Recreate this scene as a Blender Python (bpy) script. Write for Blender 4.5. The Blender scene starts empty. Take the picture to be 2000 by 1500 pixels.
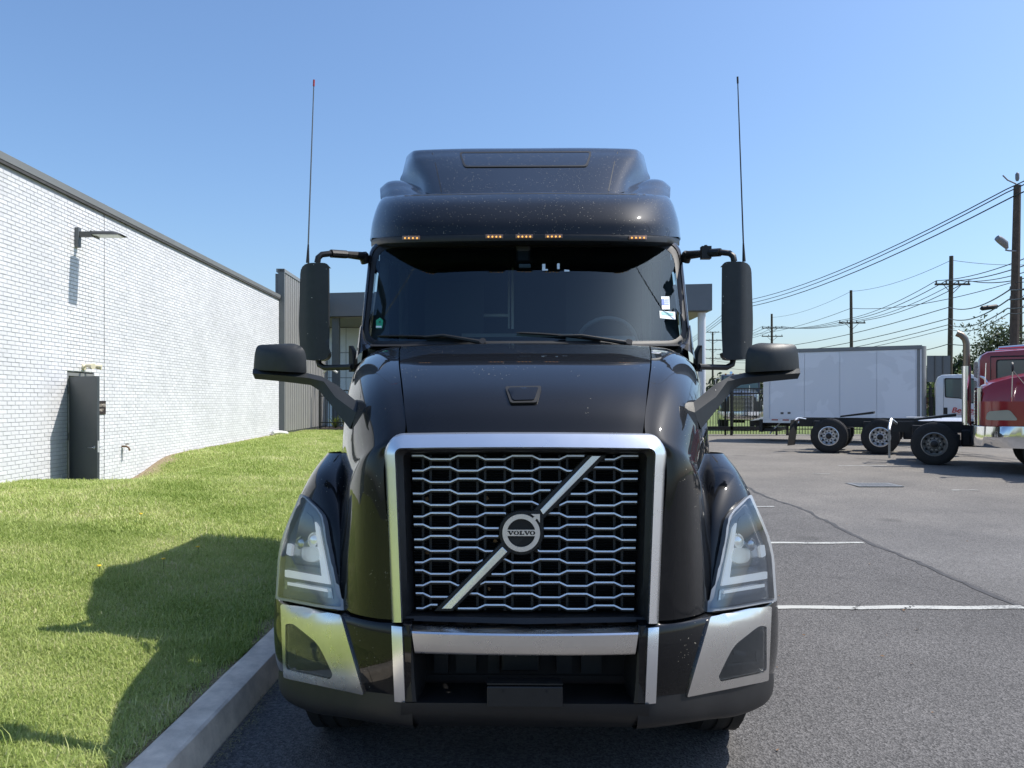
import bpy, bmesh, math, random
import numpy as np
from mathutils import Vector, Matrix
from mathutils.bvhtree import BVHTree
from mathutils.geometry import delaunay_2d_cdt
R = math.radians
random.seed(7)
rng = np.random.default_rng(11)
scene = bpy.context.scene
COL = scene.collection

# ---------------------------------------------------------------- camera, sky, sun, exposure
CAM_H = 1.78          # metres above the asphalt in front of the truck
FPX = 1500.0          # focal length in pixels of a 2000 px wide frame
HOR = 784.0           # row of the horizon
cam_d = bpy.data.cameras.new('camera')
cam = bpy.data.objects.new('camera', cam_d)
COL.objects.link(cam)
cam.location = (0, 0, CAM_H)
cam.rotation_euler = (R(90), 0, 0)
cam_d.sensor_width = 36.0
cam_d.sensor_fit = 'HORIZONTAL'
cam_d.lens = FPX / 2000 * 36.0
cam_d.shift_y = (HOR - 750) / 2000
cam_d.clip_start = 0.05
cam_d.clip_end = 6000
scene.camera = cam

SUN_EL, SUN_AZ = 55.0, 9.0        # azimuth measured from +X towards +Y
world = bpy.data.worlds.new('World')
scene.world = world
world.use_nodes = True
wn = world.node_tree.nodes
wl = world.node_tree.links
wn.clear()
wo = wn.new('ShaderNodeOutputWorld')
wb = wn.new('ShaderNodeBackground')
sky = wn.new('ShaderNodeTexSky')
sky.sky_type = 'NISHITA'
sky.sun_disc = False
sky.sun_elevation = R(SUN_EL)
sky.sun_rotation = R(90 - SUN_AZ)
sky.altitude = 0
sky.air_density = 1.2
sky.dust_density = 1.5
sky.ozone_density = 8.0
wb.inputs['Strength'].default_value = 0.15
wl.new(sky.outputs[0], wb.inputs[0])
wl.new(wb.outputs[0], wo.inputs[0])

sun_d = bpy.data.lights.new('sun', 'SUN')
sun_d.energy = 4.9
sun_d.angle = R(0.53)
sun_d.color = (1.0, 0.955, 0.88)
sun = bpy.data.objects.new('sun', sun_d)
COL.objects.link(sun)
sdir = Vector((math.cos(R(SUN_EL)) * math.cos(R(SUN_AZ)), math.cos(R(SUN_EL)) * math.sin(R(SUN_AZ)), math.sin(R(SUN_EL))))
sun.rotation_euler = sdir.to_track_quat('Z', 'Y').to_euler()
sun.location = sdir * 60

vs = scene.view_settings
vs.view_transform = 'Standard'
vs.look = 'None'
vs.exposure = 0.3
vs.gamma = 1.0
vs.use_curve_mapping = False
scene.cycles.max_bounces = 8
scene.cycles.transparent_max_bounces = 12
scene.cycles.caustics_reflective = False
scene.cycles.caustics_refractive = False

# ---------------------------------------------------------------- materials
def mat(name, base=(0.5, 0.5, 0.5), rough=0.5, metal=0.0, coat=0.0, coat_rough=0.03, spec=0.5,
        noise=None, bump=None, emit=None, emit_s=0.0):
    """noise = (scale, amount) value variation; bump = (scale, strength, distance)."""
    m = bpy.data.materials.new(name)
    m.use_nodes = True
    nt = m.node_tree
    b = nt.nodes['Principled BSDF']
    b.inputs['Base Color'].default_value = (*base, 1)
    b.inputs['Roughness'].default_value = rough
    b.inputs['Metallic'].default_value = metal
    b.inputs['Coat Weight'].default_value = coat
    b.inputs['Coat Roughness'].default_value = coat_rough
    b.inputs['Specular IOR Level'].default_value = spec
    if emit:
        b.inputs['Emission Color'].default_value = (*emit, 1)
        b.inputs['Emission Strength'].default_value = emit_s
    if noise or bump:
        tc = nt.nodes.new('ShaderNodeTexCoord')
    if noise:
        n = nt.nodes.new('ShaderNodeTexNoise')
        n.inputs['Scale'].default_value = noise[0]
        n.inputs['Detail'].default_value = 6
        n.inputs['Roughness'].default_value = 0.65
        nt.links.new(tc.outputs['Object'], n.inputs['Vector'])
        r = nt.nodes.new('ShaderNodeMapRange')
        r.inputs['From Min'].default_value = 0.25
        r.inputs['From Max'].default_value = 0.75
        r.inputs['To Min'].default_value = 1 - noise[1]
        r.inputs['To Max'].default_value = 1 + noise[1]
        nt.links.new(n.outputs['Fac'], r.inputs['Value'])
        mx = nt.nodes.new('ShaderNodeMix')
        mx.data_type = 'RGBA'
        mx.blend_type = 'MULTIPLY'
        mx.inputs['Factor'].default_value = 1
        mx.inputs['A'].default_value = (*base, 1)
        nt.links.new(r.outputs[0], mx.inputs['B'])
        nt.links.new(mx.outputs['Result'], b.inputs['Base Color'])
    if bump:
        n2 = nt.nodes.new('ShaderNodeTexNoise')
        n2.inputs['Scale'].default_value = bump[0]
        n2.inputs['Detail'].default_value = 4
        nt.links.new(tc.outputs['Object'], n2.inputs['Vector'])
        bp = nt.nodes.new('ShaderNodeBump')
        bp.inputs['Strength'].default_value = bump[1]
        bp.inputs['Distance'].default_value = bump[2]
        nt.links.new(n2.outputs['Fac'], bp.inputs['Height'])
        nt.links.new(bp.outputs[0], b.inputs['Normal'])
    return m

def nd(m, t, **kw):
    n = m.node_tree.nodes.new(t)
    for k, v in kw.items():
        setattr(n, k, v)
    return n

def add_specks(m, layers, dirt=(0.42, 0.38, 0.30), cluster=0.5):
    """bug splats and chips: small Voronoi cells, kept at random, mixed over the base colour."""
    nt = m.node_tree
    L = nt.links.new
    b = nt.nodes['Principled BSDF']
    tc = nd(m, 'ShaderNodeTexCoord')
    wob = nd(m, 'ShaderNodeTexNoise')
    wob.inputs['Scale'].default_value = 45
    L(tc.outputs['Object'], wob.inputs['Vector'])
    wmix = nd(m, 'ShaderNodeVectorMath', operation='MULTIPLY_ADD')
    L(wob.outputs['Color'], wmix.inputs[0])
    wmix.inputs[1].default_value = (0.014, 0.014, 0.014)
    L(tc.outputs['Object'], wmix.inputs[2])
    total = None
    for scale, size, keep in layers:
        v = nd(m, 'ShaderNodeTexVoronoi')
        v.inputs['Scale'].default_value = scale
        L(wmix.outputs[0], v.inputs['Vector'])
        lt = nd(m, 'ShaderNodeMath', operation='LESS_THAN')
        L(v.outputs['Distance'], lt.inputs[0])
        lt.inputs[1].default_value = size
        sep = nd(m, 'ShaderNodeSeparateColor')
        L(v.outputs['Color'], sep.inputs[0])
        lt2 = nd(m, 'ShaderNodeMath', operation='LESS_THAN')
        L(sep.outputs[0], lt2.inputs[0])
        lt2.inputs[1].default_value = keep
        mu = nd(m, 'ShaderNodeMath', operation='MULTIPLY')
        L(lt.outputs[0], mu.inputs[0])
        L(lt2.outputs[0], mu.inputs[1])
        if total is None:
            total = mu
        else:
            mxm = nd(m, 'ShaderNodeMath', operation='MAXIMUM')
            L(total.outputs[0], mxm.inputs[0])
            L(mu.outputs[0], mxm.inputs[1])
            total = mxm
    cl = nd(m, 'ShaderNodeTexNoise')             # splats gather in clusters
    cl.inputs['Scale'].default_value = 3.1
    cl.inputs['Detail'].default_value = 3
    L(tc.outputs['Object'], cl.inputs['Vector'])
    gt = nd(m, 'ShaderNodeMath', operation='GREATER_THAN')
    L(cl.outputs['Fac'], gt.inputs[0])
    gt.inputs[1].default_value = cluster
    mg = nd(m, 'ShaderNodeMath', operation='MULTIPLY')
    L(total.outputs[0], mg.inputs[0])
    L(gt.outputs[0], mg.inputs[1])
    total = mg
    mx = nd(m, 'ShaderNodeMix', data_type='RGBA')
    L(total.outputs[0], mx.inputs['Factor'])
    src = b.inputs['Base Color']
    if src.links:
        L(src.links[0].from_socket, mx.inputs['A'])
    else:
        mx.inputs['A'].default_value = src.default_value
    mx.inputs['B'].default_value = (*dirt, 1)
    L(mx.outputs['Result'], b.inputs['Base Color'])
    cw = nd(m, 'ShaderNodeMath', operation='SUBTRACT')
    cw.inputs[0].default_value = b.inputs['Coat Weight'].default_value
    L(total.outputs[0], cw.inputs[1])
    cw.use_clamp = True
    L(cw.outputs[0], b.inputs['Coat Weight'])
    return m

def film(m, amount, scale, colour=(0.30, 0.27, 0.22)):
    """road film: a thin uneven dusty veil over the paint, roughening it where it lies."""
    nt = m.node_tree
    L = nt.links.new
    b = nt.nodes['Principled BSDF']
    tc = nd(m, 'ShaderNodeTexCoord')
    n = nd(m, 'ShaderNodeTexNoise')
    n.inputs['Scale'].default_value = scale
    n.inputs['Detail'].default_value = 8
    n.inputs['Roughness'].default_value = 0.7
    L(tc.outputs['Object'], n.inputs['Vector'])
    r = nd(m, 'ShaderNodeMapRange')
    r.inputs['From Min'].default_value = 0.35
    r.inputs['From Max'].default_value = 0.75
    r.inputs['To Min'].default_value = amount * 0.25
    r.inputs['To Max'].default_value = amount
    L(n.outputs['Fac'], r.inputs['Value'])
    mx = nd(m, 'ShaderNodeMix', data_type='RGBA')
    L(r.outputs[0], mx.inputs['Factor'])
    src = b.inputs['Base Color']
    if src.links:
        L(src.links[0].from_socket, mx.inputs['A'])
    else:
        mx.inputs['A'].default_value = src.default_value
    mx.inputs['B'].default_value = (*colour, 1)
    L(mx.outputs['Result'], b.inputs['Base Color'])
    rr = nd(m, 'ShaderNodeMath', operation='MULTIPLY_ADD')
    L(r.outputs[0], rr.inputs[0])
    rr.inputs[1].default_value = 1.2
    rr.inputs[2].default_value = b.inputs['Roughness'].default_value
    L(rr.outputs[0], b.inputs['Roughness'])
    return m

def glass_mat(name, tint=(0.5, 0.55, 0.55), rough=0.0, ior=1.5, spec_boost=1.0, gloss=(0.95, 0.97, 1.0)):
    """thin pane: tinted see-through plus Fresnel mirror."""
    m = bpy.data.materials.new(name)
    m.use_nodes = True
    nt = m.node_tree
    L = nt.links.new
    nt.nodes.remove(nt.nodes['Principled BSDF'])
    out = nt.nodes['Material Output']
    tr = nd(m, 'ShaderNodeBsdfTransparent')
    tr.inputs[0].default_value = (*tint, 1)
    gl = nd(m, 'ShaderNodeBsdfGlossy')
    gl.inputs['Roughness'].default_value = rough
    gl.inputs['Color'].default_value = (*gloss, 1)
    fr = nd(m, 'ShaderNodeFresnel')
    fr.inputs['IOR'].default_value = ior
    mu = nd(m, 'ShaderNodeMath', operation='MULTIPLY')
    mu.use_clamp = True
    L(fr.outputs[0], mu.inputs[0])
    mu.inputs[1].default_value = spec_boost
    mx = nd(m, 'ShaderNodeMixShader')
    L(mu.outputs[0], mx.inputs[0])
    L(tr.outputs[0], mx.inputs[1])
    L(gl.outputs[0], mx.inputs[2])
    L(mx.outputs[0], out.inputs[0])
    return m

M = {}
M['paint'] = mat('black_paint', (0.0030, 0.0034, 0.0046), 0.5, 0.0, 1.0, 0.022, noise=(2.5, 0.2))
add_specks(M['paint'], [(16, 0.04, 0.03), (30, 0.07, 0.06), (60, 0.11, 0.12), (110, 0.15, 0.14)], cluster=0.57)
M['paint'].node_tree.nodes['Principled BSDF'].inputs['Specular IOR Level'].default_value = 0.08
M['paint'].node_tree.nodes['Principled BSDF'].inputs['Coat IOR'].default_value = 1.42
M['paint_matte'] = mat('roof_paint', (0.004, 0.0048, 0.0065), 0.5, 0.0, 1.0, 0.045, spec=0.06, noise=(3, 0.15))
film(M['paint_matte'], 0.004, 4.0, (0.24, 0.26, 0.29))
M['paint_matte'].node_tree.nodes['Principled BSDF'].inputs['Coat IOR'].default_value = 1.42
add_specks(M['paint_matte'], [(14, 0.045, 0.08), (28, 0.08, 0.12), (60, 0.13, 0.16), (110, 0.17, 0.12)], cluster=0.40)
M['plastic'] = mat('black_plastic', (0.009, 0.009, 0.010), 0.48, noise=(30, 0.25), bump=(400, 0.15, 0.002))
film(M['plastic'], 0.012, 12)
M['mirror_shell'] = mat('grained_grey_plastic', (0.016, 0.018, 0.019), 0.46, noise=(14, 0.25), bump=(500, 0.2, 0.002))
film(M['mirror_shell'], 0.03, 9, (0.25, 0.26, 0.25))
add_specks(M['mirror_shell'], [(20, 0.07, 0.08), (45, 0.10, 0.05)], (0.5, 0.47, 0.4))
M['mirror_shell'].node_tree.nodes['Principled BSDF'].inputs['Coat Weight'].default_value = 0
M['rubber'] = mat('rubber_gasket', (0.008, 0.008, 0.008), 0.55)
M['dark'] = mat('underbody_black', (0.006, 0.006, 0.006), 0.7, noise=(8, 0.4))
M['satin_silver'] = mat('satin_silver', (0.88, 0.89, 0.91), 0.26, 0.92, noise=(5, 0.03))
film(M['satin_silver'], 0.03, 5, (0.3, 0.28, 0.25))
M['satin_silver'].node_tree.nodes['Principled BSDF'].inputs['Coat Weight'].default_value = 0
M['silver_bar'] = mat('silver_bar', (0.88, 0.89, 0.90), 0.3, 0.5)
film(M['silver_bar'], 0.06, 20, (0.2, 0.19, 0.17))
M['chrome'] = mat('bumper_chrome', (0.86, 0.85, 0.83), 0.24, 1.0, noise=(6, 0.05))
film(M['chrome'], 0.07, 7, (0.26, 0.23, 0.18))
add_specks(M['chrome'], [(30, 0.08, 0.08), (70, 0.1, 0.05)], (0.25, 0.22, 0.18))
M['bright_chrome'] = mat('bright_chrome', (0.75, 0.75, 0.76), 0.07, 1.0)
M['windshield'] = glass_mat('windshield_glass', (0.68, 0.76, 0.76), 0.0, 1.52, 1.15, (0.75, 0.93, 1.0))
M['lens'] = glass_mat('clear_lens', (0.92, 0.94, 0.95), 0.01, 1.5, 1.6)
M['smoked'] = glass_mat('smoked_lens', (0.55, 0.56, 0.54), 0.03, 1.5, 1.3)
M['lamp_dark'] = mat('lamp_housing', (0.34, 0.355, 0.375), 0.25, 0.15)
M['lamp_white'] = mat('light_guide', (0.85, 0.87, 0.90), 0.25, emit=(0.85, 0.93, 1.0), emit_s=0.30)
M['lamp_grey'] = mat('reflector_grey', (0.70, 0.71, 0.73), 0.2, 0.6)
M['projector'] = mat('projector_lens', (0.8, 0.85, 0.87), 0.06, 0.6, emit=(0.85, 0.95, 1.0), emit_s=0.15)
M['amber'] = mat('amber_led', (0.6, 0.25, 0.03), 0.3, emit=(1.0, 0.52, 0.12), emit_s=1.1)
M['lamp_tray'] = mat('marker_lamp_tray', (0.34, 0.20, 0.15), 0.3)
M['interior'] = mat('cab_trim', (0.24, 0.25, 0.24), 0.75, noise=(5, 0.2))
M['interior_dark'] = mat('cab_trim_dark', (0.045, 0.047, 0.05), 0.8)
M['interior_pale'] = mat('cab_pale_trim', (0.75, 0.76, 0.74), 0.6)
M['tyre'] = mat('tyre_rubber', (0.014, 0.014, 0.014), 0.75, noise=(20, 0.35), bump=(60, 0.3, 0.004))
M['rim'] = mat('aluminium_rim', (0.72, 0.72, 0.72), 0.3, 0.6, noise=(12, 0.2))
M['rim_dull'] = mat('dull_rim', (0.30, 0.29, 0.27), 0.45, 0.6, noise=(12, 0.3))
M['frame_black'] = mat('chassis_black', (0.010, 0.010, 0.010), 0.55, noise=(9, 0.4))
M['red'] = mat('red_truck_paint', (0.29, 0.009, 0.013), 0.28, 0.0, 0.9, 0.05, noise=(2, 0.1))
M['dark_red'] = mat('deep_red_truck_paint', (0.25, 0.012, 0.014), 0.3, 0.0, 0.9, 0.05, noise=(2, 0.1))
M['white_paint'] = mat('white_truck_paint', (0.70, 0.70, 0.70), 0.35, 0.0, 0.4, 0.05, noise=(1.5, 0.05))
M['navy_paint'] = mat('dark_tractor_paint', (0.02, 0.022, 0.028), 0.35, 0.0, 0.8, 0.05)
M['side_glass'] = glass_mat('side_glass', (0.42, 0.50, 0.47), 0.0, 1.5, 1.6)
M['text_dark'] = mat('dark_lettering', (0.008, 0.008, 0.010), 0.5)
M['green_tag'] = mat('green_sticker', (0.02, 0.33, 0.17), 0.5)
M['paper'] = mat('paper_sticker', (0.78, 0.84, 0.83), 0.6)
M['paper_blue'] = mat('blue_print', (0.08, 0.16, 0.45), 0.6)
M['paper_teal'] = mat('teal_print', (0.25, 0.50, 0.48), 0.6)
M['steel_grey'] = mat('grey_painted_metal', (0.115, 0.125, 0.13), 0.5, noise=(3, 0.08))
M['coping'] = mat('grey_coping_metal', (0.20, 0.205, 0.205), 0.45, noise=(2, 0.07))
M['corrugated'] = mat('corrugated_grey_metal', (0.31, 0.30, 0.285), 0.5, 0.1, noise=(2, 0.06))
M['door_paint'] = mat('charcoal_door_paint', (0.060, 0.070, 0.076), 0.45, noise=(3, 0.1))
M['fence_black'] = mat('black_fence_paint', (0.008, 0.008, 0.009), 0.45)
M['lamp_metal'] = mat('bronze_lamp_metal', (0.09, 0.09, 0.085), 0.45)
M['frosted'] = mat('frosted_glass', (0.55, 0.56, 0.54), 0.35)
M['cream'] = mat('cream_plastic', (0.72, 0.66, 0.48), 0.5)
M['white_plastic'] = mat('white_pipe', (0.70, 0.69, 0.65), 0.5)
M['brass'] = mat('weathered_brass', (0.16, 0.10, 0.06), 0.5, 0.5)
M['sign_brown'] = mat('brown_sign', (0.030, 0.020, 0.020), 0.5)
M['sign_text'] = mat('pale_lettering', (0.62, 0.55, 0.48), 0.6)
M['red_text'] = mat('red_lettering', (0.50, 0.03, 0.03), 0.5)
M['red_tape'] = mat('red_reflective_tape', (0.35, 0.02, 0.02), 0.4)
M['wood'] = mat('weathered_pole_wood', (0.085, 0.062, 0.047), 0.85, noise=(6, 0.35))
M['wire'] = mat('wire', (0.03, 0.03, 0.032), 0.6)
M['insulator'] = mat('insulator', (0.2, 0.2, 0.21), 0.4)
M['bark'] = mat('bark', (0.06, 0.045, 0.035), 0.9, noise=(10, 0.4))
M['facade'] = mat('grey_facade_panel', (0.13, 0.145, 0.165), 0.5, noise=(1.5, 0.06))
M['white_panel'] = mat('white_facade_panel', (0.84, 0.85, 0.85), 0.35, noise=(2, 0.05))
M['column_white'] = mat('white_column', (0.62, 0.64, 0.66), 0.45)
M['red_tip'] = mat('antenna_red_tip', (0.4, 0.03, 0.02), 0.4)
M['leaf_debris'] = mat('dead_leaf', (0.20, 0.11, 0.05), 0.8)

# ---------------------------------------------------------------- mesh helpers
def link(o, parent=None):
    COL.objects.link(o)
    if parent is not None:
        o.parent = parent
    return o

def finish(me, smooth=35):
    me.update()
    if smooth:
        me.polygons.foreach_set('use_smooth', [True] * len(me.polygons))
        me.set_sharp_from_angle(angle=R(smooth))
    return me

def tag(o, label=None, cat=None, group=None, kind=None):
    if label: o['label'] = label
    if cat: o['category'] = cat
    if group: o['group'] = group
    if kind: o['kind'] = kind
    return o

def empty(name, loc=(0, 0, 0), rz=0.0):
    o = bpy.data.objects.new(name, None)
    o.empty_display_size = 0.2
    o.location = loc
    o.rotation_euler = (0, 0, rz)
    return link(o)

class MB:
    """collects shapes, build() links them as one mesh object."""
    def __init__(self):
        self.v = []
        self.f = []
        self.mi = []
        self.cur = 0
    def add(self, vs_, fs):
        b = len(self.v)
        self.v += [tuple(p) for p in vs_]
        self.f += [tuple(i + b for i in f) for f in fs]
        self.mi += [self.cur] * len(fs)
        return self
    def box(self, c, s, rot=None):
        hx, hy, hz = s[0] / 2, s[1] / 2, s[2] / 2
        p = [Vector((x * hx, y * hy, z * hz)) for z in (-1, 1) for y in (-1, 1) for x in (-1, 1)]
        if rot is not None:
            p = [rot @ q for q in p]
        c = Vector(c)
        return self.add([q + c for q in p], [(0, 2, 3, 1), (4, 5, 7, 6), (0, 1, 5, 4), (2, 6, 7, 3), (0, 4, 6, 2), (1, 3, 7, 5)])
    def hexa(self, p):
        return self.add(p, [(0, 2, 3, 1), (4, 5, 7, 6), (0, 1, 5, 4), (2, 6, 7, 3), (0, 4, 6, 2), (1, 3, 7, 5)])
    def tube(self, pts, r, n=8, caps=True):
        pts = [Vector(p) for p in pts]
        k = len(pts)
        rs = r if isinstance(r, (list, tuple)) else [r] * k
        vs_, fs = [], []
        up = None
        for i in range(k):
            d = (pts[min(i + 1, k - 1)] - pts[max(i - 1, 0)])
            if d.length < 1e-9:
                d = Vector((0, 0, 1))
            d.normalize()
            if up is None:
                up = Vector((0, 0, 1)) if abs(d.z) < 0.95 else Vector((1, 0, 0))
            a = d.cross(up)
            if a.length < 1e-6:
                a = d.cross(Vector((1, 0, 0)))
            a.normalize()
            b = a.cross(d).normalized()
            up = b
            for j in range(n):
                t = 2 * math.pi * j / n
                vs_.append(pts[i] + (a * math.cos(t) + b * math.sin(t)) * rs[i])
        for i in range(k - 1):
            for j in range(n):
                fs.append((i * n + j, i * n + (j + 1) % n, (i + 1) * n + (j + 1) % n, (i + 1) * n + j))
        if caps:
            fs.append(tuple(range(n - 1, -1, -1)))
            fs.append(tuple((k - 1) * n + j for j in range(n)))
        return self.add(vs_, fs)
    def prism(self, poly, vec):
        """planar polygon (3D points) pushed along vec."""
        n = len(poly)
        vec = Vector(vec)
        a = [Vector(p) for p in poly]
        vs_ = a + [p + vec for p in a]
        fs = [tuple(range(n - 1, -1, -1)), tuple(range(n, 2 * n))]
        fs += [(i, (i + 1) % n, n + (i + 1) % n, n + i) for i in range(n)]
        return self.add(vs_, fs)
    def lathe(self, prof, axis='x', n=32, c=(0, 0, 0)):
        """prof: list of (along, radius)."""
        vs_, fs = [], []
        k = len(prof)
        for (h, r) in prof:
            for j in range(n):
                t = 2 * math.pi * j / n
                a, b = r * math.cos(t), r * math.sin(t)
                p = {'x': (h, a, b), 'y': (a, h, b), 'z': (a, b, h)}[axis]
                vs_.append((p[0] + c[0], p[1] + c[1], p[2] + c[2]))
        for i in range(k - 1):
            for j in range(n):
                fs.append((i * n + j, i * n + (j + 1) % n, (i + 1) * n + (j + 1) % n, (i + 1) * n + j))
        if prof[0][1] > 1e-4:
            fs.append(tuple(range(n)))
        if prof[-1][1] > 1e-4:
            fs.append(tuple((k - 1) * n + j for j in range(n)))
        return self.add(vs_, fs)
    def grid(self, g, closed=False):
        nr, nc = len(g), len(g[0])
        vs_ = [p for row in g for p in row]
        fs = []
        for i in range(nr - 1):
            for j in range(nc - (0 if closed else 1)):
                j2 = (j + 1) % nc
                fs.append((i * nc + j, i * nc + j2, (i + 1) * nc + j2, (i + 1) * nc + j))
        return self.add(vs_, fs)
    def shift(self, d):
        d = Vector(d)
        self.v = [tuple(Vector(p) + d) for p in self.v]
        return self
    def xform(self, m):
        self.v = [tuple(m @ Vector(p)) for p in self.v]
        return self
    def build(self, name, m, parent=None, smooth=35, bevel=0.0, loc=None):
        me = bpy.data.meshes.new(name)
        me.from_pydata(self.v, [], self.f)
        for mm in (m if isinstance(m, (list, tuple)) else [m]):
            me.materials.append(mm)
        if any(self.mi):
            me.polygons.foreach_set('material_index', self.mi)
        bm = bmesh.new()
        bm.from_mesh(me)
        bmesh.ops.recalc_face_normals(bm, faces=bm.faces)
        bm.to_mesh(me)
        bm.free()
        finish(me, smooth)
        o = bpy.data.objects.new(name, me)
        if loc is not None:
            o.location = loc
        link(o, parent)
        if bevel:
            bv = o.modifiers.new('bevel', 'BEVEL')
            bv.width = bevel
            bv.segments = 2
            bv.limit_method = 'ANGLE'
            bv.angle_limit = R(40)
        return o

def cr(p0, p1, p2, p3, t):
    return 0.5 * ((2 * p1) + (-p0 + p2) * t + (2 * p0 - 5 * p1 + 4 * p2 - p3) * t * t + (-p0 + 3 * p1 - 3 * p2 + p3) * t ** 3)

def spline(pts, n):
    """Catmull-Rom through pts, n samples per span."""
    P = [np.array(p, float) for p in pts]
    P = [2 * P[0] - P[1]] + P + [2 * P[-1] - P[-2]]
    out = []
    for i in range(1, len(P) - 2):
        for k in range(n):
            out.append(cr(P[i - 1], P[i], P[i + 1], P[i + 2], k / n))
    out.append(P[-2])
    return out

def surf(rows, nu=6, nv=6):
    """smooth grid through a control net."""
    rr = [spline(r, nu) for r in rows]
    cols = [spline([r[j] for r in rr], nv) for j in range(len(rr[0]))]
    return [[tuple(cols[j][i]) for j in range(len(cols))] for i in range(len(cols[0]))]

def text_mesh(body, size, m, name, parent, mtx, extrude=0.001, shear=0.0, bold=0.0, sx=1.0):
    cu = bpy.data.curves.new('text', 'FONT')
    cu.body = body
    cu.size = size
    cu.align_x = 'CENTER'
    cu.align_y = 'CENTER'
    cu.extrude = extrude
    cu.shear = shear
    cu.offset = bold
    t = bpy.data.objects.new('text', cu)
    COL.objects.link(t)
    bpy.context.view_layer.update()
    me = bpy.data.meshes.new_from_object(t.evaluated_get(bpy.context.evaluated_depsgraph_get()))
    bpy.data.objects.remove(t)
    bpy.data.curves.remove(cu)
    me.transform(mtx @ Matrix.Diagonal((sx, 1, 1, 1)))
    me.materials.clear()
    me.materials.append(m)
    me.name = name
    o = bpy.data.objects.new(name, me)
    return link(o, parent)

def W(px, py, Y):
    return Vector(((px - 1000) / FPX * Y, Y, CAM_H - (py - HOR) / FPX * Y))
# ---------------------------------------------------------------- ground, lawn, kerb, markings
def ss(a, b, x):
    t = np.clip((x - a) / (b - a), 0, 1)
    return t * t * (3 - 2 * t)

def lot_z(y):
    return 0.2 * ss(7.0, 19.0, y)

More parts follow.
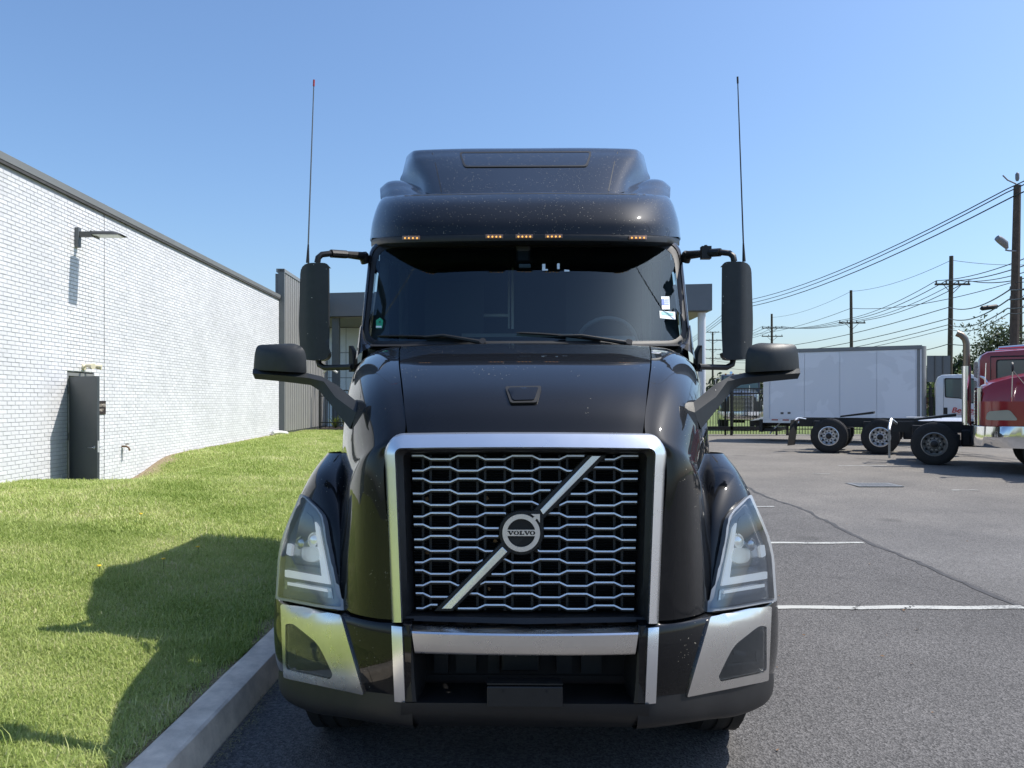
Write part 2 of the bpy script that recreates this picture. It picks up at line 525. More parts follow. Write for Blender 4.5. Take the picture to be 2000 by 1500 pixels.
def asphalt(name, base, speck, tan):
    m = bpy.data.materials.new(name)
    m.use_nodes = True
    L = m.node_tree.links.new
    b = m.node_tree.nodes['Principled BSDF']
    b.inputs['Roughness'].default_value = 0.85
    b.inputs['Specular IOR Level'].default_value = 0.3
    tc = nd(m, 'ShaderNodeTexCoord')
    v = nd(m, 'ShaderNodeTexVoronoi')
    v.inputs['Scale'].default_value = 95
    L(tc.outputs['Object'], v.inputs['Vector'])
    sp = nd(m, 'ShaderNodeSeparateColor')
    L(v.outputs['Color'], sp.inputs[0])
    mr = nd(m, 'ShaderNodeMapRange')
    mr.inputs['To Min'].default_value = 1 - speck
    mr.inputs['To Max'].default_value = 1 + speck
    L(sp.outputs[0], mr.inputs['Value'])
    n = nd(m, 'ShaderNodeTexNoise')
    n.inputs['Scale'].default_value = 0.55
    n.inputs['Detail'].default_value = 9
    n.inputs['Roughness'].default_value = 0.62
    L(tc.outputs['Object'], n.inputs['Vector'])
    mr2 = nd(m, 'ShaderNodeMapRange')
    mr2.inputs['From Min'].default_value = 0.3
    mr2.inputs['From Max'].default_value = 0.7
    mr2.inputs['To Min'].default_value = 0.82
    mr2.inputs['To Max'].default_value = 1.16
    L(n.outputs['Fac'], mr2.inputs['Value'])
    n3 = nd(m, 'ShaderNodeTexNoise')
    n3.inputs['Scale'].default_value = 38
    n3.inputs['Detail'].default_value = 3
    L(tc.outputs['Object'], n3.inputs['Vector'])
    mr3 = nd(m, 'ShaderNodeMapRange')
    mr3.inputs['From Min'].default_value = 0.3
    mr3.inputs['From Max'].default_value = 0.7
    mr3.inputs['To Min'].default_value = 0.8
    mr3.inputs['To Max'].default_value = 1.2
    L(n3.outputs['Fac'], mr3.inputs['Value'])
    mu = nd(m, 'ShaderNodeMath', operation='MULTIPLY')
    L(mr.outputs[0], mu.inputs[0]); L(mr2.outputs[0], mu.inputs[1])
    # oil drips and old stains
    vo_ = nd(m, 'ShaderNodeTexVoronoi')
    vo_.inputs['Scale'].default_value = 0.8
    dist = nd(m, 'ShaderNodeVectorMath', operation='MULTIPLY_ADD')
    L(n3.outputs['Color'], dist.inputs[0])
    dist.inputs[1].default_value = (0.05, 0.05, 0.0)
    L(tc.outputs['Object'], dist.inputs[2])
    L(dist.outputs[0], vo_.inputs['Vector'])
    so = nd(m, 'ShaderNodeSeparateColor')
    L(vo_.outputs['Color'], so.inputs[0])
    sz_ = nd(m, 'ShaderNodeMath', operation='MULTIPLY')
    L(so.outputs[1], sz_.inputs[0]); sz_.inputs[1].default_value = 0.16
    dd = nd(m, 'ShaderNodeMath', operation='SUBTRACT')
    L(vo_.outputs['Distance'], dd.inputs[0]); L(sz_.outputs[0], dd.inputs[1])
    dr_ = nd(m, 'ShaderNodeMapRange')
    dr_.inputs['From Min'].default_value = -0.03; dr_.inputs['From Max'].default_value = 0.05
    dr_.inputs['To Min'].default_value = 0.74; dr_.inputs['To Max'].default_value = 1.0
    L(dd.outputs[0], dr_.inputs['Value'])
    mu0 = nd(m, 'ShaderNodeMath', operation='MULTIPLY')
    L(mr3.outputs[0], mu0.inputs[0]); L(dr_.outputs[0], mu0.inputs[1])
    mu2 = nd(m, 'ShaderNodeMath', operation='MULTIPLY')
    L(mu.outputs[0], mu2.inputs[0]); L(mu0.outputs[0], mu2.inputs[1])
    # sun-bleached, dustier surfacing further up the yard
    sx = nd(m, 'ShaderNodeSeparateXYZ')
    L(tc.outputs['Object'], sx.inputs[0])
    my = nd(m, 'ShaderNodeMapRange')
    my.inputs['From Min'].default_value = 13
    my.inputs['From Max'].default_value = 21
    wob = nd(m, 'ShaderNodeMath', operation='MULTIPLY_ADD')
    L(n.outputs['Fac'], wob.inputs[0])
    wob.inputs[1].default_value = 7
    L(sx.outputs['Y'], wob.inputs[2])
    L(wob.outputs[0], my.inputs['Value'])
    cm = nd(m, 'ShaderNodeMix', data_type='RGBA')
    L(my.outputs[0], cm.inputs['Factor'])
    cm.inputs['A'].default_value = (*base, 1)
    cm.inputs['B'].default_value = (*tan, 1)
    mx = nd(m, 'ShaderNodeMix', data_type='RGBA', blend_type='MULTIPLY')
    mx.inputs['Factor'].default_value = 1
    L(cm.outputs['Result'], mx.inputs['A'])
    L(mu2.outputs[0], mx.inputs['B'])
    L(mx.outputs['Result'], b.inputs['Base Color'])
    bp = nd(m, 'ShaderNodeBump')
    bp.inputs['Strength'].default_value = 0.9
    bp.inputs['Distance'].default_value = 0.006
    L(v.outputs['Distance'], bp.inputs['Height'])
    L(bp.outputs[0], b.inputs['Normal'])
    return m

M['asphalt_bay'] = asphalt('coarse_asphalt', (0.108, 0.103, 0.100), 0.46, (0.15, 0.142, 0.13))
M['asphalt_lane'] = asphalt('smooth_asphalt', (0.138, 0.132, 0.127), 0.34, (0.180, 0.164, 0.143))
M['seam'] = mat('asphalt_joint', (0.055, 0.054, 0.056), 0.9, noise=(6, 0.3))
def worn_paint():
    m = mat('worn_white_road_paint', (0.55, 0.55, 0.52), 0.85)
    L = m.node_tree.links.new
    b = m.node_tree.nodes['Principled BSDF']
    tc = nd(m, 'ShaderNodeTexCoord')
    a = nd(m, 'ShaderNodeTexNoise'); a.inputs['Scale'].default_value = 55; a.inputs['Detail'].default_value = 4
    c = nd(m, 'ShaderNodeTexNoise'); c.inputs['Scale'].default_value = 1.6; c.inputs['Detail'].default_value = 4
    L(tc.outputs['Object'], a.inputs['Vector']); L(tc.outputs['Object'], c.inputs['Vector'])
    s_ = nd(m, 'ShaderNodeMath', operation='MULTIPLY_ADD')
    L(c.outputs['Fac'], s_.inputs[0]); s_.inputs[1].default_value = 0.8; L(a.outputs['Fac'], s_.inputs[2])
    r = nd(m, 'ShaderNodeValToRGB')
    r.color_ramp.elements[0].position = 0.68; r.color_ramp.elements[0].color = (0.15, 0.15, 0.147, 1)
    r.color_ramp.elements[1].position = 0.86; r.color_ramp.elements[1].color = (0.42, 0.42, 0.395, 1)
    L(s_.outputs[0], r.inputs[0]); L(r.outputs[0], b.inputs['Base Color'])
    return m
M['road_paint'] = worn_paint()
M['concrete'] = mat('kerb_concrete', (0.64, 0.56, 0.46), 0.9, noise=(7, 0.3), bump=(90, 0.6, 0.005))
M['far_ground'] = mat('dry_ground', (0.10, 0.11, 0.05), 0.95, noise=(0.2, 0.3))
M['verge_green'] = mat('verge_grass', (0.13, 0.17, 0.045), 0.95, noise=(3, 0.35), bump=(40, 0.8, 0.03))
M['mulch'] = mat('mulch', (0.03, 0.022, 0.016), 0.95, noise=(30, 0.5), bump=(60, 1.0, 0.02))

def sheet(name, xs, ys, zf, m):
    g = [[(x, y, float(zf(x, y))) for x in xs] for y in ys]
    o = MB().grid(g).build(name, m, None, 60)
    return tag(o, kind='structure')

sheet('ground', np.linspace(-3000, 3000, 13), np.linspace(-2500, 3500, 13), lambda x, y: -0.12, M['far_ground'])
ys_lot = np.concatenate([np.linspace(-60, 6, 12), np.linspace(7, 20, 27), np.linspace(21, 37, 9)])
sheet('parking_bay', np.linspace(-1.5, 4.5, 5), ys_lot, lambda x, y: lot_z(y), M['asphalt_bay'])
sheet('drive_lane', np.concatenate([np.linspace(4.5, 30, 6), [60, 120]]), ys_lot, lambda x, y: lot_z(y), M['asphalt_lane'])
sheet('verge', np.linspace(-40, 140, 10), [37, 42, 60, 120, 400], lambda x, y: 0.2, M['verge_green'])

def strip(name, pts, w, zoff, m, jitter=0.0):
    """narrow ribbon on the lot along pts (x,y)."""
    g = []
    for i, (x, y) in enumerate(pts):
        x2, y2 = pts[min(i + 1, len(pts) - 1)]
        x1, y1 = pts[max(i - 1, 0)]
        d = Vector((x2 - x1, y2 - y1)).normalized()
        nx, ny = -d.y, d.x
        a = w / 2 * (1 + random.uniform(-jitter, jitter))
        b = w / 2 * (1 + random.uniform(-jitter, jitter))
        z = float(lot_z(y)) + zoff
        g.append([(x + nx * a, y + ny * a, z), (x - nx * b, y - ny * b, z)])
    o = MB().grid(g).build(name, m, None, 0)
    return tag(o, kind='structure')

pts, x = [], 4.52
for i in range(150):
    x += random.uniform(-0.035, 0.035)
    x = max(4.40, min(4.68, x))
    pts.append((x, 1.5 + i * 0.14))
strip('asphalt_joint', pts, 0.055, 0.004, M['seam'], 0.45)
for y0, x1 in ((6.62, 4.42), (9.52, 4.36), (12.35, 4.22), (15.2, 4.2)):
    strip('parking_line', [(-1.35 + (x1 + 1.35) * k / 40, y0 + 0.012 * math.sin(k)) for k in range(41)], 0.105, 0.006, M['road_paint'], 0.10)
strip('parking_line', [(8.0 + k * 0.1, 18.85) for k in range(13)], 0.08, 0.006, M['road_paint'], 0.4)
strip('parking_line', [(6.6 + k * 0.1, 16.9) for k in range(5)], 0.07, 0.006, M['road_paint'], 0.6)
strip('parking_line', [(8.15 + k * 0.1, 14.25) for k in range(6)], 0.05, 0.006, M['road_paint'], 0.9)
strip('parking_line', [(8.7 + k * 0.12, 12.9) for k in range(16)], 0.035, 0.006, M['road_paint'], 0.9)
for (xa, ya, xb, yb) in ((2.9, 6.55, 3.05, 6.72), (3.3, 6.53, 3.5, 6.70)):
    n = 26
    p = []
    for k in range(n):
        t = k / (n - 1)
        p.append((xa + (xb - xa) * t + random.uniform(-.03, .03), ya + (yb - ya) * t + random.uniform(-.03, .03)))
    strip('asphalt_crack', p, 0.006, 0.008, M['seam'], 0.6)

# small litter on the asphalt: chips and dead leaves, nobody could count them
mb = MB()
for k in range(60):
    x, y = random.uniform(1.2, 6.5), random.uniform(3.6, 11)
    s = random.uniform(0.006, 0.02)
    a = random.uniform(0, 6.28)
    z = float(lot_z(y)) + 0.008
    mb.add([(x + s * math.cos(a), y + s * math.sin(a), z), (x - s * .5 * math.sin(a), y + s * .5 * math.cos(a), z + s * .3),
            (x - s * math.cos(a), y - s * math.sin(a), z), (x + s * .5 * math.sin(a), y - s * .5 * math.cos(a), z)], [(0, 1, 2, 3)])
tag(mb.build('litter', M['leaf_debris'], None, 0), 'scattered crumbs and dead leaf bits on the asphalt', 'litter', kind='stuff')

# storm drain grate
dr = empty('storm_drain', (11.2 * 0.985, 15.55, float(lot_z(15.5)) + 0.004))
dr.location = (7.05, 14.95, float(lot_z(14.95)))
tag(dr, 'cast iron storm drain grate set in the asphalt lane', 'storm drain')
mb = MB()
for (cx, cy, sx, sy) in ((0, -0.27, 0.86, 0.06), (0, 0.27, 0.86, 0.06), (-0.4, 0, 0.06, 0.48), (0.4, 0, 0.06, 0.48)):
    mb.box((cx, cy, 0.008), (sx, sy, 0.016))
mb.build('frame', M['rim_dull'], dr, 0)
MB().box((0, 0, 0.003), (0.78, 0.5, 0.003)).build('pit', M['dark'], dr, 0)
bar = MB().box((0, 0, 0.009), (0.042, 0.48, 0.012)).build('bar', M['rim_dull'], dr, 0, loc=(-0.34, 0, 0))
for k in range(1, 11):
    o = bar.copy(); o.location = (-0.34 + k * 0.068, 0, 0); link(o, dr)

# kerb: one extruded profile, cut into lengths by joints
def kerb_piece(y0, y1):
    prof = [(-1.495, -0.05), (-1.515, 0.02), (-1.535, 0.125), (-1.545, 0.145), (-1.56, 0.151), (-1.70, 0.153), (-1.725, 0.146), (-1.735, -0.05)]
    n = max(2, int((y1 - y0) / 0.25))
    g = []
    for i in range(n + 1):
        y = y0 + (y1 - y0) * i / n
        row = []
        for (x, z) in prof:
            zz = z + (float(lot_z(y)) if z > -0.04 else 0)
            row.append((x + random.uniform(-.003, .003), y, zz + random.uniform(-.002, .002)))
        g.append(row)
    mb = MB().grid(g)
    mb.f.append(tuple(range(len(prof)))); mb.mi.append(0)
    k = n * len(prof)
    mb.f.append(tuple(k + j for j in range(len(prof)))); mb.mi.append(0)
    return mb
kb = empty('kerb', (-1.6, 3, 0))
tag(kb, kind='structure')
y = -6.0
while y < 34:
    mbk = kerb_piece(y + 0.006, y + 2.994).shift((1.6, -3, 0))
    mbk.build('kerb_length', M['concrete'], kb, 18)
    y += 3.0
mbd = MB()
for k in range(900):                        # dry clippings caught along the kerb foot
    yy = random.uniform(3.2, 6.0)
    xx = -1.49 + abs(random.gauss(0, 0.035)) + (0.03 if 3.2 < yy < 4.3 else 0) * random.random()
    a = random.uniform(0, 6.28); s = random.uniform(0.008, 0.03); w = 0.0018
    z = 0.006 + random.random() * 0.02
    dx, dy = math.cos(a) * s, math.sin(a) * s
    nx, ny = -math.sin(a) * w, math.cos(a) * w
    mbd.add([(xx - nx, yy - ny, z), (xx + nx, yy + ny, z), (xx + dx, yy + dy, z + random.uniform(-.004, .012))], [(0, 1, 2)])
M['clipping'] = mat('dry_clippings', (0.27, 0.25, 0.13), 0.9)
tag(mbd.build('clippings', M['clipping'], None, 0), 'dry grass clippings gathered at the foot of the kerb', 'clippings', kind='stuff')

# lawn
def wall_x(y):
    return -7.87 - 0.032 * (y - 11.8)

def lawn_z(x, y):
    d = -1.735 - x
    z = 0.135 + lot_z(y) * (1 - ss(0, 3, d)) + 0.37 * ss(0.0, 4.6, d) + 0.10 * ss(14, 27, y) * ss(0, 4, d)
    z = z - 0.42 * ss(12.25, 13.1, y) * (1 - ss(15.4, 18.4, y)) * ss(4.0, 5.5, d)
    z = z + 0.012 * np.sin(x * 3.1 + y * 1.7) * np.sin(y * 2.3 - x) * ss(0.1, 0.8, d)
    return z

def soil_amt(x, y):
    dw = x - wall_x(y)
    a = 0.8 * (1 - ss(0.0, 0.30, dw + 0.2 * np.sin(y * 2.1) + 0.12 * np.sin(y * 6.7))) * ss(14.6, 15.8, y) * (1 - ss(18.5, 22.0, y))
    b = (1 - ss(0.05, 0.22, dw)) * ss(14.6, 15.5, y)
    c = (1 - ss(0.0, 0.16, -1.735 - x + 0.05 * np.sin(y * 5.3) + 0.03 * np.sin(y * 13.0))) * 0.9
    return np.clip(np.maximum(np.maximum(a, b), c), 0, 1)

def lawn_material(name, blade):
    m = bpy.data.materials.new(name)
    m.use_nodes = True
    L = m.node_tree.links.new
    b = m.node_tree.nodes['Principled BSDF']
    b.inputs['Roughness'].default_value = 0.6 if blade else 0.95
    b.inputs['Specular IOR Level'].default_value = 0.25
    geo = nd(m, 'ShaderNodeNewGeometry')
    n = nd(m, 'ShaderNodeTexNoise')
    n.inputs['Scale'].default_value = 0.9
    n.inputs['Detail'].default_value = 5
    L(geo.outputs['Position'], n.inputs['Vector'])
    if blade:
        at = nd(m, 'ShaderNodeAttribute', attribute_name='shade')
        s = nd(m, 'ShaderNodeMath', operation='MULTIPLY_ADD')
        L(n.outputs['Fac'], s.inputs[0])
        s.inputs[1].default_value = 1.7
        s.inputs[2].default_value = -0.85
        ad = nd(m, 'ShaderNodeMath', operation='ADD')
        L(s.outputs[0], ad.inputs[0]); L(at.outputs['Fac'], ad.inputs[1])
        ramp = nd(m, 'ShaderNodeValToRGB')
        e = ramp.color_ramp.elements
        e[0].position = 0.0; e[0].color = (0.22, 0.31, 0.06, 1)
        e[1].position = 1.0; e[1].color = (0.66, 0.60, 0.36, 1)
        x = e.new(0.45); x.color = (0.42, 0.50, 0.15, 1)
        x = e.new(0.8); x.color = (0.56, 0.60, 0.25, 1)
        L(ad.outputs[0], ramp.inputs[0])
        L(ramp.outputs[0], b.inputs['Base Color'])
        tr = nd(m, 'ShaderNodeBsdfTranslucent')
        L(ramp.outputs[0], tr.inputs[0])
        mx = nd(m, 'ShaderNodeMixShader')
        mx.inputs[0].default_value = 0.35
        L(b.outputs[0], mx.inputs[1]); L(tr.outputs[0], mx.inputs[2])
        L(mx.outputs[0], m.node_tree.nodes['Material Output'].inputs[0])
    else:
        at = nd(m, 'ShaderNodeAttribute', attribute_name='soil')
        n2 = nd(m, 'ShaderNodeTexNoise')
        n2.inputs['Scale'].default_value = 30
        n2.inputs['Detail'].default_value = 6
        L(geo.outputs['Position'], n2.inputs['Vector'])
        r1 = nd(m, 'ShaderNodeValToRGB')
        r1.color_ramp.elements[0].position = 0.3; r1.color_ramp.elements[0].color = (0.13, 0.17, 0.04, 1)
        r1.color_ramp.elements[1].position = 0.7; r1.color_ramp.elements[1].color = (0.28, 0.31, 0.09, 1)
        L(n2.outputs['Fac'], r1.inputs[0])
        r2 = nd(m, 'ShaderNodeValToRGB')
        r2.color_ramp.elements[0].position = 0.3; r2.color_ramp.elements[0].color = (0.17, 0.12, 0.075, 1)
        r2.color_ramp.elements[1].position = 0.7; r2.color_ramp.elements[1].color = (0.36, 0.29, 0.19, 1)
        L(n2.outputs['Fac'], r2.inputs[0])
        mx = nd(m, 'ShaderNodeMix', data_type='RGBA')
        L(at.outputs['Fac'], mx.inputs['Factor'])
        L(r1.outputs[0], mx.inputs['A']); L(r2.outputs[0], mx.inputs['B'])
        L(mx.outputs['Result'], b.inputs['Base Color'])
        bp = nd(m, 'ShaderNodeBump')
        bp.inputs['Strength'].default_value = 1.0
        bp.inputs['Distance'].default_value = 0.03
        L(n2.outputs['Fac'], bp.inputs['Height'])
        L(bp.outputs[0], b.inputs['Normal'])
    return m
M['lawn'] = lawn_material('lawn_soil', False)
M['blade'] = lawn_material('grass_blade', True)

ysl = np.concatenate([np.linspace(-30, 1, 12), np.linspace(1.3, 32, 140)])
tl = np.linspace(0, 1, 56)
g = []
soil = []
for yv in ysl:
    x0, x1 = -1.737, wall_x(yv) - 0.05
    if yv < 6.5:
        x1 = -12.0
    row = []
    for t in tl:
        xv = x0 + (x1 - x0) * t
        row.append((xv, yv, float(lawn_z(xv, yv))))
        soil.append(float(soil_amt(xv, yv)))
    g.append(row)
lawn = MB().grid(g).build('lawn', M['lawn'], None, 60)
at = lawn.data.attributes.new('soil', 'FLOAT', 'POINT')
at.data.foreach_set('value', soil)
tag(lawn, kind='structure')

def blades(n, y0, y1, lmin, lmax, wid):
    yv = rng.uniform(y0, y1, n)
    wx = np.where(yv < 7, -8.5, wall_x(yv) + 0.03)
    lim = np.maximum(wx, -(yv * 0.68 + 0.6))          # as far left as the lawn is in view
    xv = -1.74 + (lim + 1.74) * rng.uniform(0, 1, n)
    # thin out by area: accept proportional to the local width
    keep = rng.uniform(0, 1, n) < np.abs(lim + 1.74) / np.abs(lim + 1.74).max()
    keep &= rng.uniform(0, 1, n) > soil_amt(xv, yv) * 1.05
    xv, yv = xv[keep], yv[keep]
    n = len(xv)
    zv = lawn_z(xv, yv) - 0.004
    clump = 0.5 + 0.5 * np.sin(xv * 2.3 + 1.3 * np.sin(yv * 1.9)) * np.sin(yv * 2.9 + xv * 0.7)
    ln = rng.uniform(lmin, lmax, n) * (0.75 + 0.5 * clump)
    tuft = np.sin(xv * 7.1 + yv * 3.3) * np.sin(yv * 6.3 - xv * 2.9) * np.sin(xv * 1.7 + 0.9) > 0.55
    tall = rng.uniform(0, 1, n) < np.where(tuft, 0.10, 0.010)
    ln = np.where(tall, ln * rng.uniform(1.5, 2.4, n), ln)
    az = rng.uniform(0, 2 * np.pi, n)
    lean = rng.uniform(0.45, 1.45, n)
    wd = wid * rng.uniform(0.7, 1.3, n)
    fx, fy = np.cos(az), np.sin(az)
    sx, sy = -fy, fx
    # 5 points: two at the foot, two half-way, tip; bends over towards the tip
    h1, d1 = ln * 0.55 * np.cos(lean * 0.5), ln * 0.55 * np.sin(lean * 0.5)
    h2, d2 = h1 + ln * 0.45 * np.cos(lean * 1.25), d1 + ln * 0.45 * np.sin(lean * 1.25)
    P = np.zeros((n, 5, 3))
    for i, (s_, h, d, k) in enumerate(((-1, 0, 0, 1.0), (1, 0, 0, 1.0), (-1, h1, d1, 0.75), (1, h1, d1, 0.75), (0, h2, d2, 0))):
        P[:, i, 0] = xv + fx * d + sx * wd * s_ * k
        P[:, i, 1] = yv + fy * d + sy * wd * s_ * k
        P[:, i, 2] = zv + h
    shade = np.clip(rng.normal(0.42, 0.2, n), 0, 1)
    shade = np.where(rng.uniform(0, 1, n) < 0.06, rng.uniform(0.8, 1.0, n), shade)
    return P, shade

parts_ = [blades(240000, 2.6, 5.2, 0.03, 0.064, 0.0025), blades(200000, 5.0, 8.5, 0.03, 0.06, 0.003),
          blades(110000, 8.3, 14.0, 0.045, 0.075, 0.0045), blades(80000, 13.8, 31.0, 0.045, 0.075, 0.007)]
P = np.concatenate([p[0] for p in parts_])
S = np.concatenate([p[1] for p in parts_])
n = len(P)
me = bpy.data.meshes.new('grass')
me.vertices.add(n * 5)
me.vertices.foreach_set('co', P.reshape(-1).astype(np.float32))
base = (np.arange(n) * 5)[:, None]
quad = np.concatenate([base + np.array([[0, 1, 3, 2]]), ], axis=1)
tri = base + np.array([[2, 3, 4]])
loops = np.concatenate([quad, tri], axis=1).reshape(-1)
me.loops.add(len(loops))
me.loops.foreach_set('vertex_index', loops.astype(np.int32))
me.polygons.add(n * 2)
st = np.stack([np.arange(n) * 7, np.arange(n) * 7 + 4], axis=1).reshape(-1)
me.polygons.foreach_set('loop_start', st.astype(np.int32))
me.update(calc_edges=True)
a = me.attributes.new('shade', 'FLOAT', 'POINT')
a.data.foreach_set('value', np.repeat(S, 5).astype(np.float32))
me.materials.append(M['blade'])
go = bpy.data.objects.new('grass', me)
link(go)
tag(go, 'short mown green grass covering the lawn by the kerb', 'grass', kind='stuff')

# a few dandelions and weeds standing in the lawn
for k, (wx_, wy_) in enumerate(((-4.35, 9.0), (-3.15, 7.7), (-3.55, 6.6), (-3.2, 7.05))):
    t = empty('dandelion', (wx_, wy_, float(lawn_z(wx_, wy_))))
    tag(t, ('farthest dandelion in the sunlit lawn above the truck shadow', 'dandelion inside the truck shadow, the one nearest its far edge', 'nearest yellow dandelion, just left of the truck shadow', 'yellow dandelion at the left end of the truck shadow')[k], 'dandelion', 'dandelions in the lawn')
    MB().tube([(0, 0, 0), (0.005, 0, 0.1)], 0.003, 5).build('stem', M['verge_green'], t, 40)
    MB().lathe([(0.098, 0.004), (0.105, 0.02), (0.113, 0.017), (0.116, 0.0)], 'z', 9).build('flower', M.setdefault('yellow', mat('yellow_petals', (0.75, 0.5, 0.02), 0.6)), t, 40)

# ---------------------------------------------------------------- brick building on the left
WL = 19.8
wb_o = empty('brick_building', (wall_x(7.8), 7.8, 0), R(90) + math.atan(0.032))
tag(wb_o, 'long white painted brick building with grey metal coping on the left', 'building')
def brick_mat():
    m = mat('white_painted_brick', (0.67, 0.67, 0.68), 0.55, bump=(120, 0.35, 0.003))
    L = m.node_tree.links.new
    b = m.node_tree.nodes['Principled BSDF']
    at = nd(m, 'ShaderNodeNewGeometry')
    tcx = nd(m, 'ShaderNodeTexCoord')
    n = nd(m, 'ShaderNodeTexNoise')
    n.inputs['Scale'].default_value = 0.7
    n.inputs['Detail'].default_value = 6
    L(at.outputs['Position'], n.inputs['Vector'])
    mr = nd(m, 'ShaderNodeMapRange')
    mr.inputs['From Min'].default_value = 0.3; mr.inputs['From Max'].default_value = 0.7
    mr.inputs['To Min'].default_value = 0.92; mr.inputs['To Max'].default_value = 1.06
    L(n.outputs['Fac'], mr.inputs['Value'])
    rp = nd(m, 'ShaderNodeMapRange')
    rp.inputs['To Min'].default_value = 0.92; rp.inputs['To Max'].default_value = 1.06
    L(at.outputs['Random Per Island'], rp.inputs['Value'])
    mu = nd(m, 'ShaderNodeMath', operation='MULTIPLY')
    L(mr.outputs[0], mu.inputs[0]); L(rp.outputs[0], mu.inputs[1])
    mx = nd(m, 'ShaderNodeMix', data_type='RGBA', blend_type='MULTIPLY')
    mx.inputs['Factor'].default_value = 1
    mx.inputs['A'].default_value = (0.67, 0.67, 0.68, 1)
    L(mu.outputs[0], mx.inputs['B'])
    L(mx.outputs['Result'], b.inputs['Base Color'])
    return m
M['brick'] = brick_mat()
M['mortar'] = mat('shaded_mortar', (0.46, 0.46, 0.47), 0.8, noise=(8, 0.15))  # white-painted joints; shade of the raked recesses put into this grey
TOP = 5.44
def sw(yw):                      # world y -> distance along the wall
    return (yw - 7.8) * math.sqrt(1 + 0.032 ** 2)
D0, D1 = sw(13.68), sw(14.62)    # door opening
DTOP = 2.30
HJ = sw(15.0)                    # control joint
mb = MB()
mb.box((D0 / 2 - 0.5, 4.0, (TOP - 0.3) / 2), (D0 + 1, 8.0, TOP + 0.3))
mb.box(((D1 + WL) / 2, 4.0, (TOP - 0.3) / 2), (WL - D1, 8.0, TOP + 0.3))
mb.box(((D0 + D1) / 2, 4.0, (TOP + DTOP + 0.02) / 2), (D1 - D0, 7.99, TOP - DTOP - 0.02))
mb.box(((D0 + D1) / 2, 4.6, 1.0), (D1 - D0, 6.8, 2.7))
mb.build('wall', M['mortar'], wb_o, 0)
BL, BH, JT = 0.2032, 0.0677, 0.0095
singles = []
bv, bf = [], []
def brick_verts(x0, x1, z0, z1, out):
    e = 0.0022
    return [(x0, 0.001, z0), (x1, 0.001, z0), (x1, 0.001, z1), (x0, 0.001, z1),
            (x0 + e, -out, z0 + e), (x1 - e, -out, z0 + e), (x1 - e, -out, z1 - e), (x0 + e, -out, z1 - e)]
BF = [(4, 5, 6, 7), (0, 1, 5, 4), (1, 2, 6, 5), (2, 3, 7, 6), (3, 0, 4, 7)]
ncrs = int((TOP + 0.24) / BH)
i_single = 0
S_A = sw(11.85)
for c in range(ncrs):
    z0 = -0.24 + c * BH
    z1 = z0 + BH - JT
    xo = -0.6 - (BL / 2 if c % 2 else 0)
    k = 0
    while True:
        x0 = xo + k * BL
        x1 = x0 + BL - JT
        k += 1
        if x0 > WL - 0.02:
            break
        x1 = min(x1, WL - 0.004)
        if z0 < DTOP - 0.01:                    # leave the door opening free
            if x0 >= D0 - 0.01 and x1 <= D1 + 0.01: continue
            if x0 < D0 < x1: x1 = D0 - 0.004
            if x0 < D1 < x1: x0 = D1 + 0.004
            if x1 - x0 < 0.02: continue
        segs = [(x0, x1)]
        if x0 < HJ < x1:                        # bricks cut at the control joint
            segs = [(x0, HJ - 0.007), (HJ + 0.007, x1)]
        for (a0, a1) in segs:
            if a1 - a0 < 0.015: continue
            out = 0.0075 + random.uniform(-0.0016, 0.0016)
            v8 = brick_verts(a0, a1, z0, z1, out)
            if S_A <= x0 < S_A + 0.84 and i_single < 300 and z0 > 0.40:
                singles.append(((a0 + a1) / 2, (z0 + z1) / 2, a1 - a0, out)); i_single += 1
            else:
                b = len(bv); bv += v8; bf += [tuple(q + b for q in f) for f in BF]
me = bpy.data.meshes.new('brick_field')
me.from_pydata(bv, [], bf)
me.materials.append(M['brick'])
me.update()
o = bpy.data.objects.new('brick_field', me)
link(o, wb_o)
o['kind'] = 'stuff'
bm1 = {}
for (cx, cz, ln, out) in singles:
    key = round(ln, 3)
    if key not in bm1:
        m1 = bpy.data.meshes.new('brick')
        m1.from_pydata(brick_verts(-ln / 2, ln / 2, -(BH - JT) / 2, (BH - JT) / 2, 0.0075), [], BF)
        m1.materials.append(M['brick'])
        m1.update()
        bm1[key] = m1
    o = bpy.data.objects.new('brick', bm1[key])
    o.location = (cx, 0.0075 - out, cz)
    link(o, wb_o)
MB().box((HJ, -0.0035, (TOP + 0.1) / 2), (0.010, 0.009, TOP + 0.3)).build('control_joint', M['seam'], wb_o, 0)
# coping: a sloping cap with a drip edge
mb = MB()
mb.prism([(-1, -0.06, TOP + 0.05), (-1, -0.075, TOP + 0.16), (-1, 0.5, TOP + 0.19), (-1, 0.5, TOP + 0.05)], (WL + 0.98, 0, 0))
cp = mb.build('coping', M['coping'], wb_o, 0)
MB().box(((WL - 1) / 2, -0.030, TOP + 0.022), (WL + 0.95, 0.045, 0.05)).build('drip_edge', M['seam'], cp, 0)

